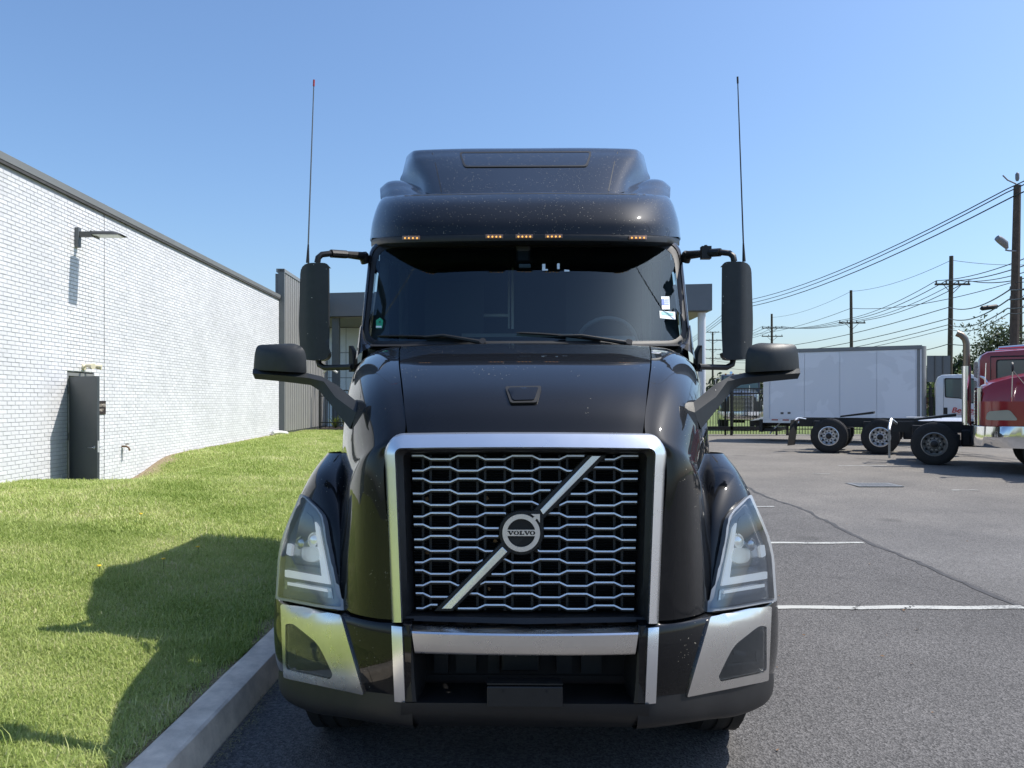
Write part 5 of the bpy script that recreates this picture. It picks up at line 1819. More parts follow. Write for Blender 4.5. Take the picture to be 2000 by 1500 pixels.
# black strip under the visor with its underside
def vstrip(s0):
    pass
ub = [T3(0, 457, 5.37), T3(130, 458, 5.38), T3(225, 460, 5.46), T3(282, 463, 5.72), T3(301, 468, 6.15)]
ub = [(-p[0], p[1], p[2]) for p in reversed(ub[1:])] + ub
ub = spline(ub, 6)
rows = []
for (dz, dy) in ((0.004, 0.004), (-.010, -0.004), (-.045, 0.002), (-.052, 0.02), (-.046, 0.22), (-.02, 0.55)):
    rows.append([(p[0] * (1 if dy < .1 else .97), p[1] + dy, p[2] + dz) for p in ub])
vs_mb = MB().grid(rows)
vstr = tb(MB().add(vs_mb.v, vs_mb.f), 'visor_strip', M['plastic'], visor, 40)
vs_bvh = bvh_of([vs_mb])
for (px, py) in ((803.5, 464), (965.5, 462), (1024, 462), (1081.5, 462), (1244, 465)):
    u = px - 1025
    tr = tb(panel(vs_bvh, [(u - 17, py - 3), (u + 17, py - 3), (u + 17, py + 3.2), (u - 17, py + 3.2)], 0.008, 0.010, step=8), 'marker_lamp', M['lamp_tray'], visor, 0)
    for k in range(4):
        uu = u - 11.5 + k * 7.7
        l, n = hit(vs_bvh, uu, py + 0.3)
        mb = MB().lathe([(0, 0.0065), (0.004, 0.0055), (0.006, 0.0)], 'z', 8)
        mb.xform(Matrix.Translation(l + n * 0.008) @ n.to_track_quat('Z', 'Y').to_matrix().to_4x4())
        tb(mb, 'marker_led', M['amber'], tr)
# central raised roof
rr = [
    [T3(0, 377, 5.73), T3(110, 378, 5.77), T3(163, 378, 5.84), T3(186, 377, 5.95), T3(200, 374, 6.12), T3(214, 372, 6.5)],
    [T3(0, 347, 6.0), T3(110, 347, 6.03), T3(168, 348, 6.09), T3(194, 350, 6.18), T3(212, 354, 6.42), T3(243, 353, 6.95)],
    [T3(0, 320, 6.26), T3(110, 320, 6.28), T3(173, 321, 6.34), T3(204, 324, 6.42), T3(225, 329, 6.66), T3(239, 336, 7.05)],
    [T3(0, 300, 6.50), T3(110, 300, 6.52), T3(178, 301, 6.57), T3(213, 304, 6.65), T3(226, 309, 6.85), T3(235, 319, 7.15)],
    [T3(0, 290, 6.75), T3(110, 290, 6.77), T3(182, 292, 6.82), T3(212, 294, 6.90), T3(221, 298, 7.05), T3(230, 307, 7.30)],
    [(0, 7.3, 4.06), (.54, 7.3, 4.055), (.88, 7.35, 4.03), (1.03, 7.4, 3.99), (1.10, 7.5, 3.93), (1.18, 7.6, 3.8)],
    [(0, 9.0, 4.06), (.54, 9.0, 4.05), (.90, 9.0, 4.02), (1.05, 9.0, 3.97), (1.12, 9.0, 3.88), (1.19, 9.0, 3.7)]]
rfull = [[(-p[0], p[1], p[2]) for p in reversed(r[1:])] + r for r in rr]
roof_mb = MB().grid(surf(rfull, 5, 6))
roof_bvh = bvh_of([roof_mb])
roof = tb(MB().add(roof_mb.v, roof_mb.f), 'roof_fairing', M['paint_matte'], None, 50)
for s in (1, -1):
    sh = [
        [T3(s * 190, 379, 5.92), T3(s * 226, 380, 5.97), T3(s * 258, 383, 6.13), T3(s * 282, 391, 6.42)],
        [T3(s * 198, 373, 6.10), T3(s * 234, 365, 6.25), T3(s * 264, 367, 6.38), T3(s * 283, 378, 6.58)],
        [T3(s * 206, 364, 6.40), T3(s * 241, 352, 6.65), T3(s * 266, 354, 6.75), T3(s * 281, 367, 6.88)],
        [(s * 1.0, 7.3, 3.76), (s * 1.13, 7.3, 3.76), (s * 1.21, 7.3, 3.72), (s * 1.255, 7.3, 3.60)],
        [(s * 1.0, 9.0, 3.74), (s * 1.13, 9.0, 3.74), (s * 1.21, 9.0, 3.70), (s * 1.245, 9.0, 3.56)]]
    tb(MB().grid(surf(sh, 5, 5)), 'roof_shoulder', M['paint_matte'], None, 50)
    seam([(s * 163, 374), (s * 168, 350), (s * 174, 322), (s * 181, 298)], roof_bvh, 'roof_seam', roof, 0.9)
seam([(u, 378 + 2.5 * (u / 200) ** 2) for u in np.linspace(-255, 255, 25)], vis_bvh, 'visor_seam', visor, 1.0, 'rubber', 0.001)
tb(MB().box((0, 8.99, 3.6), (2.2, 0.03, 0.8)), 'roof_rear', M['paint_matte'], None, 0)
hat = rnd([(-129, 297), (131, 297), (122, 327), (-119, 327)], 7, 4)
hin = rnd([(-125, 299.5), (127, 299.5), (118.5, 324.5), (-115.5, 324.5)], 6, 4)
tb(panel(roof_bvh, hat, 0.006, 0.006, [hin], step=14), 'hatch_gasket', M['rubber'], roof, 30)
tb(panel(roof_bvh, hin, 0.004, 0.004, step=18), 'roof_hatch', M['paint_matte'], roof, 30)

# ---------------------------------------------------------------- mirrors and aerials
def mirrors(s):
    Ym = 5.42
    # main mirror: shell with a vertical crease
    cols = [(378, 0.03), (384, 0.0), (418, -0.012), (424, -0.008), (443, 0.055), (450, 0.09)]
    base = MB().grid([[TP(s * a, v, Ym + dy) for (a, dy) in cols] for v in (490, 520, 600, 690, 720)])
    bvm = bvh_of([base])
    ol_ = rnd([(s * 383, 512), (s * 440, 512), (s * 444, 640), (s * 440, 703), (s * 385, 703), (s * 382, 640)], [14, 22, 30, 16, 14, 30], 5)
    mm = tb(panel(bvm, ol_, 0.0, 0.13, step=9), 'door_mirror', M['mirror_shell'], None, 32, bevel=0.008)
    inn_ = [(s * (413 + (abs(a) - 413) * .9), 607 + (v - 607) * .96) for (a, v) in ol_]
    tb(MB().prism([TP(a, v, Ym + 0.135) for (a, v) in inn_], (0, 0.006, 0)), 'mirror_glass', M['bright_chrome'], mm, 0)
    # brackets
    mb = MB().tube([TP(s * 407, 512, Ym + .06), TP(s * 405, 502, Ym + .06), TP(s * 398, 496, Ym + .07), TP(s * 380, 494, Ym + .10)], 0.022, 10)
    mb.tube([TP(s * 380, 494, Ym + .10), TP(s * 350, 496, Ym + .2)], 0.030, 10)
    mb.tube([TP(s * 350, 496, Ym + .2), TP(s * 312, 500, Ym + .42)], [0.026, 0.034], 10)
    ub_ = tb(mb, 'upper_bracket', M['plastic'], mm)
    tb(MB().tube([TP(s * 318, 494, Ym + .38), TP(s * 312, 512, Ym + .42)], 0.035, 10), 'bracket_foot', M['plastic'], ub_)
    if s > 0:
        cl = MB().box(TP(352, 495, Ym + .18), (0.07, 0.06, 0.09))
        cl.tube([TP(352, 490, Ym + .18), TP(352, 480, Ym + .18)], 0.012, 8)
        tb(cl, 'aerial_clamp', M['rubber'], ub_, 30)
    mb = MB().tube([TP(s * 405, 702, Ym + .06), TP(s * 403, 712, Ym + .06), TP(s * 392, 718, Ym + .04), TP(s * 350, 717, Ym - .05), TP(s * 338, 716, Ym - .1)], 0.021, 10)
    lb_ = tb(mb, 'lower_bracket', M['plastic'], mm)
    tb(MB().grid(surf([[TP(s * 345, v, Ym - .08), TP(s * (345 - w), v, Ym - .1), TP(s * (338 - w), v, Ym)] for (v, w) in ((675, 2), (690, 9), (715, 10), (726, 4))], 4, 4)), 'bracket_foot', M['plastic'], lb_)
    # aerial on the mirror
    a0 = TP(s * 426, 512, Ym + .07)
    a1 = TP(s * 413.5, 153, Ym + .07)
    ae = tb(MB().tube([a0, a0 + (a1 - a0) * .1], [0.013, 0.006], 8), 'aerial', M['rubber'], None)
    tb(MB().tube([a0 + (a1 - a0) * .08, a0 + (a1 - a0) * .97], [0.0055, 0.0038], 6), 'whip', M['frame_black'] if s > 0 else M['steel_grey'], ae)
    tb(MB().tube([a0 + (a1 - a0) * .965, a1], 0.007, 6), 'whip_tip', M['red_tip'] if s < 0 else M['frame_black'], ae)
    # hood mirror
    Yh = 3.78
    def hy(a): return Yh + 0.03 * (a - 427) / 105
    cols = [(420, 0.10), (432, 0.02), (470, -0.025), (500, -0.02), (522, 0.01), (534, 0.05), (538, 0.12)]
    rws = [(664, 0.10), (672, 0.035), (684, 0.005), (715, 0.0), (742, 0.01)]
    base = MB().grid(surf([[TP(s * a, v, hy(a) + dy + dv) for (a, dy) in cols] for (v, dv) in rws], 4, 4))
    bvh2 = bvh_of([base])
    shell = rnd([(s * 428, 728), (s * 429, 692), (s * 437, 676), (s * 455, 670), (s * 526, 673), (s * 531, 692), (s * 533, 722)], [2, 8, 9, 8, 9, 8, 3], 5)
    hm = tb(panel(bvh2, shell, 0.0, 0.15, step=8), 'hood_mirror', M['mirror_shell'], None, 40)
    tb(MB().prism([TP(s * a, v, Yh + 0.16) for (a, v) in ((434, 724), (436, 692), (450, 678), (520, 680), (528, 720))], (0, 0.004, 0)), 'mirror_glass', M['bright_chrome'], hm, 0)
    # arm: upper edge, crease, lower edge
    path = [((534, 720), (535, 729), (530, 740), 3.80), ((480, 725), (478, 733), (476, 745), 3.79), ((428, 728), (424, 738), (420, 752), 3.78), ((398, 735), (394, 745), (404, 762), 3.76), ((368, 752), (372, 775), (385, 785), 3.72), ((313, 798), (330, 806), (343, 838), 3.64)]
    g = []
    for (up, mid, lo, Y) in path:
        g.append([TP(s * up[0], up[1], Y + 0.10), TP(s * up[0], up[1], Y + 0.035), TP(s * mid[0], mid[1], Y), TP(s * lo[0], lo[1], Y + 0.012), TP(s * lo[0], lo[1], Y + 0.09)])
    mb = MB().grid([[tuple(p) for p in r] for r in g])
    b = len(mb.v)
    last = g[-1]
    tip = [TP(s * 318, 812, 3.66), TP(s * 342, 838, 3.68)]
    mb.add([last[1], last[2], last[3], TP(s * 316, 818, 3.70)], [(0, 1, 3), (1, 2, 3)])
    mb.add(g[0], [(0, 1, 2, 3, 4)])
    ar = tb(mb, 'mirror_arm', M['mirror_shell'], hm, 20)
both(mirrors)

# ---------------------------------------------------------------- wheels and chassis
def wheel_meshes(Rw=0.52, w=0.28, name=''):
    pr = [(-w / 2, Rw * .53), (-w / 2, Rw * .60), (-w / 2 - .004, Rw * .80), (-w / 2 + .012, Rw * .93), (-w / 2 + .035, Rw), (w / 2 - .035, Rw), (w / 2 - .012, Rw * .93), (w / 2 + .004, Rw * .80), (w / 2, Rw * .60), (w / 2, Rw * .53)]
    ty = MB().lathe(pr, 'x', 40)
    ty.f = [f for f in ty.f if len(f) == 4]; ty.mi = ty.mi[:len(ty.f)]
    # tread grooves as real ribs
    for k in (-1, 0, 1):
        x0 = k * w * .26
        ty.lathe([(x0 - .028, Rw - .002), (x0 - .026, Rw + .008), (x0 + .026, Rw + .008), (x0 + .028, Rw - .002)], 'x', 40)
    ty.f = [f for f in ty.f if len(f) == 4]; ty.mi = ty.mi[:len(ty.f)]
    ri = MB().lathe([(w / 2, Rw * .57), (w / 2 + .006, Rw * .53), (w / 2 - .01, Rw * .505), (w / 2 - .11, Rw * .475), (w / 2 - .12, Rw * .43), (w / 2 - .06, Rw * .31), (w / 2 - .06, Rw * .24), (w / 2 - .035, Rw * .21), (w / 2 - .02, Rw * .17), (w / 2 - .02, 0.0)], 'x', 40)
    ho = MB()
    for k in range(10):
        a = 2 * math.pi * k / 10
        c = (0, math.cos(a) * Rw * .395, math.sin(a) * Rw * .395)
        ho.lathe([(w / 2 - .12, Rw * .062), (w / 2 - .088, Rw * .062)], 'x', 10, c)
        c2 = (0, math.cos(a + .3) * Rw * .275, math.sin(a + .3) * Rw * .275)
        ho.lathe([(w / 2 - .065, Rw * .036), (w / 2 - .03, Rw * .036)], 'x', 6, c2)
    ri.f = [f for f in ri.f if len(f) == 4]; ri.mi = ri.mi[:len(ri.f)]
    hub = MB().lathe([(w / 2 - .03, Rw * .17), (w / 2 + .02, Rw * .16), (w / 2 + .035, Rw * .11), (w / 2 + .035, 0)], 'x', 20)
    return ty, ri, ho, hub
WT = {}
def wheel(parent, loc, rz, rim_m, hub_m, dual=False, Rw=0.52):
    """thing > wheel > tyre, hand_holes, hub. local x points outward."""
    key = (Rw, rim_m)
    if key not in WT:
        ty, ri, ho, hub = wheel_meshes(Rw)
        o_ = ri.build('wheel', M[rim_m])
        WT[key] = {'rim': o_.data}
        bpy.data.objects.remove(o_)
        for nm, mbx, m_ in (('tyre', ty, M['tyre']), ('hand_holes', ho, M['dark']), ('hub', hub, M[hub_m])):
            o_ = mbx.build(nm, m_); WT[key][nm] = o_.data; bpy.data.objects.remove(o_)
    d = WT[key]
    w_ = bpy.data.objects.new('wheel', d['rim'])
    w_.location = loc; w_.rotation_euler = (0, 0, rz)
    link(w_, parent)
    for nm in ('tyre', 'hand_holes', 'hub'):
        o_ = bpy.data.objects.new(nm, d[nm]); link(o_, w_)
    if dual:
        o_ = bpy.data.objects.new('tyre', d['tyre']); o_.location = (-0.33, 0, 0); link(o_, w_)
    return w_
for s in (1, -1):
    wheel(truck, (s * 1.01, 0, 0.50), 0 if s > 0 else math.pi, 'rim', 'frame_black', Rw=0.50)
    for y_ in (9.3, 10.62):
        wheel(truck, (s * 1.06, y_ - TY, 0.50), 0 if s > 0 else math.pi, 'rim', 'frame_black', True, 0.50)
    tb(MB().box((s * .42, 7.6, .78), (.09, 8.2, .27)), 'frame_rail', M['frame_black'], None, 0)
    tb(MB().lathe([(5.9, .30), (5.92, .32), (7.6, .32), (7.62, .30)], 'y', 28, (s * .86, 0, .62)), 'fuel_tank', M['rim'], None, 30)
tb(MB().tube([(-.95, 4.3, .5), (-.7, 4.3, .42), (.7, 4.3, .42), (.95, 4.3, .5)], 0.06, 8), 'front_axle', M['frame_black'])
tb(MB().box((0, 3.9, .50), (1.5, .7, .03)), 'undertray', M['dark'], None, 0)
tb(MB().box((0, 10.0, .98), (.95, 1.0, .08)), 'fifth_wheel', M['frame_black'], None, 0, bevel=0.02)
# ---------------------------------------------------------------- parked vehicles on the right
FZ = 0.2
def tractor(name, loc, rz, paint, label, tandem=False, stack=True, rim='rim_dull', cab_on=True, twin=1.35, hub='frame_black', cx0=1.38, dz=0.0, flaps=(1, -1), xr_=None, xf=4.6, post_=False):
    """day cab tractor; local x forward, rear axle at x = 0."""
    t = empty(name, loc, rz)
    tag(t, label, 'truck')
    P_ = M[paint]
    axles = [0.0] + ([-twin] if tandem else [])
    for ax in axles:
        for s in (1, -1):
            wheel(t, (ax, s * 1.08, 0.52), R(90) * s, rim, hub, True)
        MB().tube([(ax, -0.9, .52), (ax, 0.9, .52)], 0.09, 10).build('rear_axle', M['frame_black'], t)
    xr_ = min(axles) - 0.95 if xr_ is None else xr_
    for s in (1, -1):
        MB().box(((xr_ + xf) / 2, s * .42, .92), (xf - xr_, .09, .27)).build('frame_rail', M['frame_black'], t, 0)
        if s not in flaps: continue
        # quarter fender bracket and mud flap
        mb = MB().tube([(xr_ + .2, s * .5, 1.02), (xr_ + .02, s * .9, 1.06), (xr_ - .02, s * 1.2, 1.0)], 0.025, 8)
        fb = mb.build('flap_hanger', M['rim'], t)
        MB().grid([[(xr_ - .02 - .10 * k / 4 - .3 * (yv - .84), s * yv, 1.0 - .2 * k) for yv in (.74, 1.26)] for k in range(5)]).build('mud_flap', M['tyre'], fb, 0)
    if post_:
        mb = MB().tube([(xr_ + .1, -.45, 1.0), (xr_ - .02, -.8, 1.12), (xr_ - .05, -1.1, .92), (xr_ - .05, -1.15, .85)], .035, 8)
        fb = mb.build('flap_hanger', M['rim'], t)
        MB().box((xr_ - .05, -1.15, .50), (.05, .10, .72)).build('flap_post', M['rim_dull'], fb, 0)
    for ax in axles:
        for s in (1, -1):
            mb = MB().box((ax + .1, s * .66, .60), (.95, .16, .30))
            mb.box((ax - .35, s * .60, .80), (.28, .26, .34))
            mb.build('suspension', M['frame_black'], t, 0, bevel=.02)
        MB().lathe([(-.35, .2), (-.33, .22), (.33, .22), (.35, .2)], 'y', 16, (ax, 0, .52)).build('differential', M['frame_black'], t)
    MB().box((.85, -.62, .66), (.5, .2, .42)).build('air_tank', M['frame_black'], t, 0, bevel=.04)
    # fifth wheel plate, sloping at the rear
    fx = sum(axles) / len(axles) + .1
    mb = MB().hexa([(fx - .55, -.45, 1.08), (fx + .4, -.45, 1.2), (fx - .55, .45, 1.08), (fx + .4, .45, 1.2), (fx - .55, -.45, 1.13), (fx + .4, -.45, 1.27), (fx - .55, .45, 1.13), (fx + .4, .45, 1.27)])
    mb.build('fifth_wheel', M['frame_black'], t, 0)
    MB().box((1.15, 0, 1.09), (.95, .9, .03)).build('deck_plate', M['rim'], t, 0)
    for s in (1, -1):
        MB().lathe([(1.0, .27), (1.03, .30), (2.3, .30), (2.33, .27)], 'x', 24, (0, s * .82, .78)).build('fuel_tank', M['rim'], t, 30)
    if not cab_on:
        return t
    # cab shell: rounded box
    prof = [(cx0, 1.0), (cx0, 2.86 + dz), (cx0 + .05, 2.98 + dz), (cx0 + .18, 3.06 + dz), (cx0 + 1.25, 3.12 + dz), (cx0 + 1.42, 3.02 + dz), (cx0 + 1.68, 2.28), (cx0 + 1.72, 1.0)]
    g = []
    for (yv, k) in ((-1.05, .0), (-1.04, .6), (-.96, .97), (-.8, 1.0), (.8, 1.0), (.96, .97), (1.04, .6), (1.05, 0.0)):
        cxm, czm = cx0 + .85, 2.0
        sc_ = 0.93 + .07 * k
        g.append([(cxm + (x - cxm) * sc_, yv, czm + (z - czm) * (sc_ if z > 2 else 1)) for (x, z) in prof])
    mb = MB().grid(g)
    n_ = len(prof)
    for k in (0, len(g) - 1):
        mb.f.append(tuple(k * n_ + j for j in range(n_))); mb.mi.append(0)
    cab = mb.build('cab', P_, t, 40)
    for s in (1, -1):
        wp = rnd([(cx0 + .36, 2.32 + dz), (cx0 + .36, 2.86 + dz), (cx0 + 1.0, 2.86 + dz), (cx0 + 1.28, 2.4 + dz), (cx0 + 1.0, 2.30 + dz)], .06, 3)
        wd = MB().prism([(x, s * 1.042, z) for x, z in wp], (0, s * .014, 0)).build('door_window', M['rubber'], cab, 0)
        wp2 = [(cx0 + .72 + (x - cx0 - .72) * .92, 2.58 + dz + (z - 2.58 - dz) * .90) for x, z in wp]
        MB().prism([(x, s * 1.058, z) for x, z in wp2], (0, s * .004, 0)).build('window_pane', M['pane_far'], wd, 0)
        mb = MB()
        for (xa, za, xb, zb) in ((cx0 + .25, 1.05, cx0 + .25, 2.92 + dz), (cx0 + 1.4, 1.05, cx0 + 1.4, 2.3 + dz), (cx0 + .25, 2.92 + dz, cx0 + 1.1, 2.94 + dz)):
            mb.box(((xa + xb) / 2, s * 1.052, (za + zb) / 2), (abs(xb - xa) + .015, .006, abs(zb - za) + .015))
        mb.build('door_seam', M['rubber'], cab, 0)
        # mirror
        mb = MB().tube([(cx0 + 1.45, s * 1.05, 2.9 + dz), (cx0 + 1.5, s * 1.35, 2.85 + dz), (cx0 + 1.5, s * 1.35, 2.25 + dz), (cx0 + 1.45, s * 1.05, 2.2 + dz)], .015, 7)
        br = mb.build('mirror_bracket', M['bright_chrome'], cab)
        MB().box((cx0 + 1.46, s * 1.36, 2.55 + dz), (.10, .2, .5)).build('door_mirror', P_, br, 0, bevel=.03)
    wsx = [(cx0 + 1.435, -.9, 2.98 + dz), (cx0 + 1.435, .9, 2.98 + dz), (cx0 + 1.685, .95, 2.32), (cx0 + 1.685, -.95, 2.32)]
    MB().prism([(x + .01, yv, z) for x, yv, z in wsx], (.012, 0, .004)).build('windshield', M['pane_far'], cab, 0)
    for k in range(5):
        MB().box((cx0 + 1.2, -.8 + .4 * k, 3.14 + dz), (.12, .1, .05)).build('marker_lamp', M['amber_plain'], cab, 0, bevel=.01)
    for s in (1, -1):
        mb = MB().tube([(cx0 + .45, s * .5, 3.17 + dz), (cx0 + 1.1, s * .5, 3.20 + dz)], [.035, .05], 10)
        mb.tube([(cx0 + 1.1, s * .5, 3.20 + dz), (cx0 + 1.18, s * .5, 3.21 + dz)], [.05, .085], 10)
        mb.build('air_horn', M['bright_chrome'], cab)
    # hood
    hx0, hx1 = cx0 + 1.7, cx0 + 3.45
    rows = []
    for (x, hw, zt) in ((hx0, .98, 2.30), (hx0 + .6, .94, 2.25), (hx0 + 1.2, .88, 2.15), (hx1 - .22, .80, 2.05), (hx1 - .04, .76, 1.93), (hx1, .74, 1.75)):
        rows.append([(x, -hw - .05, 1.05), (x, -hw - .02, 1.5), (x, -hw, zt - .28), (x, -hw * .86, zt - .06), (x, -hw * .5, zt), (x, 0, zt + .02), (x, hw * .5, zt), (x, hw * .86, zt - .06), (x, hw, zt - .28), (x, hw + .02, 1.5), (x, hw + .05, 1.05)])
    hood = MB().grid(rows)
    hood.add([(hx1, -.74, 1.05), (hx1, .74, 1.05), (hx1, .74, 1.8), (hx1, -.74, 1.8)], [(0, 1, 2, 3)])
    ho_ = hood.build('hood', P_, t, 38)
    # fenders over the steer wheels, headlamps in their fronts
    fxw = hx1 - 1.28
    for s in (1, -1):
        g = []
        for k in range(11):
            a = math.pi * (0.02 + .96 * k / 10)
            g.append([(fxw + .64 * math.cos(a), s * yv, .58 + r_ * math.sin(a) ** .8) for (yv, r_) in ((.74, .72), (.95, .72), (1.12, .66), (1.16, .56))])
        MB().grid(g).build('fender', P_, t, 45)
        g = surf([[(hx1 - .42 + dx, s * yv, z) for (dx, yv) in ((.45, .72), (.42, .88), (.30, 1.04), (.0, 1.16), (-.42, 1.17))] for z in (1.02, 1.25, 1.48, 1.58)], 3, 3)
        MB().grid(g).build('fender_front', P_, t, 45)
        pl = rnd([(hx1 - .66, 1.17), (hx1 - .06, 1.17), (hx1 - .10, 1.36), (hx1 - .50, 1.40)], .07, 4)
        g = [[(x, s * (1.185 - .40 * max(0, (x - hx1 + .42)) ** 1.3 + dy), z) for (x, z) in pl] for dy in (-.05, .012)]
        mb = MB().grid(g, True)
        mb.f.append(tuple(len(pl) + j for j in range(len(pl)))); mb.mi.append(0)
        mb.build('headlamp', M['lamp_far'], t, 30)
        wheel(t, (fxw, s * 1.0, 0.52), R(90) * s, rim, hub)
    # bumper wrapping the corners
    pts_ = [(hx1 - .82, 1.22), (hx1 - .3, 1.19), (hx1 + .08, 1.0), (hx1 + .16, .7), (hx1 + .18, 0)]
    pts_ = pts_ + [(x, -yv) for x, yv in reversed(pts_[:-1])]
    sp = spline(pts_, 5)
    MB().grid([[(p[0] + dx, p[1], z) for p in sp] for (z, dx) in ((1.04, -.06), (1.03, 0), (.82, .015), (.60, 0), (.57, -.06))]).build('bumper', M['bright_chrome'], t, 40)
    # grille of level bars
    MB().box((hx1 + .01, 0, 1.42), (.02, 1.15, .78)).build('grille_back', M['dark'], t, 0)
    for k in range(11):
        MB().box((hx1 + .035, 0, 1.08 + .07 * k), (.05, 1.12, .028)).build('grille_bar', M['bright_chrome'], t, 0)
    mb = MB()
    for s in (1, -1):
        mb.box((hx1 + .03, s * .60, 1.44), (.07, .08, .86))
    mb.box((hx1 + .03, 0, 1.87), (.07, 1.28, .06))
    mb.build('grille_surround', M['bright_chrome'], t, 0, bevel=.01)
    MB().tube([(hx1 - .16, 0, 2.02), (hx1 - .1, 0, 2.12), (hx1 - .02, 0, 2.16)], [.03, .035, .02], 8).build('hood_ornament', M['bright_chrome'], t)
    MB().tube([(hx1 - .1, .42, 1.98), (hx1 - .12, .42, 2.45)], .012, 6).build('marker_rod', M['bright_chrome'], t)
    for s in (1, -1):                 # hood mirrors on rods
        mb = MB().tube([(hx1 - .9, s * .95, 1.8), (hx1 - .55, s * 1.25, 2.25)], .012, 6)
        mb.tube([(hx1 - .55, s * 1.0, 1.5), (hx1 - .55, s * 1.25, 2.3)], .012, 6)
        hmx = mb.build('hood_mirror', M['bright_chrome'], t)
        MB().lathe([(0, .0), (.02, .10), (.05, .11), (.06, .0)], 'x', 16, (hx1 - .58, s * 1.25, 2.32)).build('mirror_head', M['rubber'], hmx)
    if stack:
        for s in ((-1,) if stack == 1 else (1, -1)):
            mb = MB().tube([(cx0 - .25, s * .92, 1.0), (cx0 - .25, s * .92, 2.45)], .10, 18)
            sx_ = mb.build('exhaust_shield', M['bright_chrome'], t, 40)
            MB().tube([(cx0 - .25, s * .92, 2.4), (cx0 - .25, s * .92, 3.0), (cx0 - .28, s * .92, 3.12), (cx0 - .36, s * .92, 3.22), (cx0 - .46, s * .92, 3.27)], .078, 14, False).build('exhaust_pipe', M['pipe_steel'], sx_, 40)
    return t
M['pane_far'] = mat('far_window_glass', (0.10, 0.15, 0.135), 0.1, 0.0, 0.5, 0.02)
M['amber_plain'] = mat('amber_plastic', (0.55, 0.20, 0.02), 0.3)
M['lamp_far'] = mat('hazy_headlamp', (0.42, 0.43, 0.36), 0.15, 0.3)
M['pipe_steel'] = mat('heat_stained_steel', (0.22, 0.18, 0.14), 0.35, 0.8)

# red tractor seen from behind its axle, cab to the right
tractor('red_tractor', (11.02, 20.08, FZ), R(-28), 'dark_red', 'dark red day cab tractor with bare frame and chrome exhaust stack', rim='rim_dull', cx0=0.95, dz=-0.27, flaps=(), post_=True)
# dark tractor frame with tandem axle further back
tractor('dark_tractor', (11.51, 23.9, FZ), R(-28), 'navy_paint', 'black tandem axle tractor frame between red tractor and white box truck', tandem=True, rim='rim', stack=0, twin=1.42, cab_on=False, flaps=(-1,), xf=3.4)
# red tractor facing left at the picture edge
tractor('red_tractor', (15.10, 15.56, FZ), R(152), 'red', 'bright red long nose tractor facing left with chrome bumper at right edge', stack=0, rim='rim')
# dark tractor behind the fence, facing us
tractor('dark_tractor', (13.6, 46.0, FZ), R(-105), 'navy_paint', 'dark tractor parked behind the black fence left of box truck', stack=0)

# white box truck
bt = empty('box_truck', (9.94, 30.4, FZ), R(-28))
tag(bt, 'white box truck with plain cargo box standing behind the tractor frames', 'truck')
BX, BW, BZ0, BZ1 = 5.55, 2.45, 0.77, 3.58
def box_mat():
    m = mat('white_box_panel', (0.78, 0.79, 0.82), 0.4)
    L = m.node_tree.links.new
    b = m.node_tree.nodes['Principled BSDF']
    tc = nd(m, 'ShaderNodeTexCoord')
    n = nd(m, 'ShaderNodeTexNoise')
    n.inputs['Scale'].default_value = 0.75; n.inputs['Detail'].default_value = 3; n.inputs['Distortion'].default_value = 0.8
    L(tc.outputs['Object'], n.inputs['Vector'])
    r = nd(m, 'ShaderNodeValToRGB')              # ghost of removed lettering and decals
    r.color_ramp.elements[0].position = 0.50; r.color_ramp.elements[0].color = (0.74, 0.75, 0.78, 1)
    r.color_ramp.elements[1].position = 0.53; r.color_ramp.elements[1].color = (0.80, 0.81, 0.84, 1)
    L(n.outputs['Fac'], r.inputs[0]); L(r.outputs[0], b.inputs['Base Color'])
    return m
M['box_panel'] = box_mat()
pw = (BX - .5) / 4
MB().box((BX / 2, BW / 2, (BZ0 + BZ1) / 2), (BX - .04, BW - .02, BZ1 - BZ0 - .06)).build('cargo_body', M['box_panel'], bt, 0)
for k in range(4):
    for (y_, nm) in ((-.008, 'side_panel'), (BW + .008, 'side_panel')):
        MB().box((.28 + pw * (k + .5), y_, (BZ0 + BZ1) / 2 + .02), (pw - .012, .03, BZ1 - BZ0 - .28)).build(nm, M['box_panel'], bt, 0)
for y_ in (0, BW):
    MB().box((BX / 2, y_, BZ1 - .03), (BX, .07, .14)).build('top_rail', M['coping'], bt, 0)
    MB().box((BX / 2, y_, BZ0 + .05), (BX, .07, .16)).build('bottom_rail', M['white_paint'], bt, 0)
    MB().box((.12, y_, (BZ0 + BZ1) / 2), (.22, .075, BZ1 - BZ0 - .3)).build('rear_post', M['white_paint'], bt, 0)
nose = []
for k in range(7):
    a = math.pi / 2 * k / 6
    nose.append((BX - .16 + .3 * math.sin(a), .30 * (1 - math.cos(a))))
g = [[(x, y_ - .012, z) for (x, y_) in nose] + [(x, BW - y_ + .012, z) for (x, y_) in reversed(nose)] for z in (BZ0, BZ1 - .22, BZ1 + .01)]
MB().grid(g).build('nose_corner', M['coping'], bt, 40)
MB().box((BX / 2, BW / 2, BZ1 + .02), (BX - .02, BW - .1, .03)).build('box_roof', M['white_paint'], bt, 0)
tape = MB().box((0, 0, 0), (.24, .006, .045)).build('reflective_tape', M['red_tape'], bt, 0, loc=(.45, -.039, BZ0 + .085))
for k in range(1, 13):
    o = tape.copy(); o.location = (.45 + k * .41, -.039, BZ0 + .085); link(o, bt)
for (x, z) in ((.72, 1.12), (.98, 1.13)):
    MB().box((x, -.026, z), (.11, .006, .08)).build('placard', M['lamp_metal'], bt, 0)
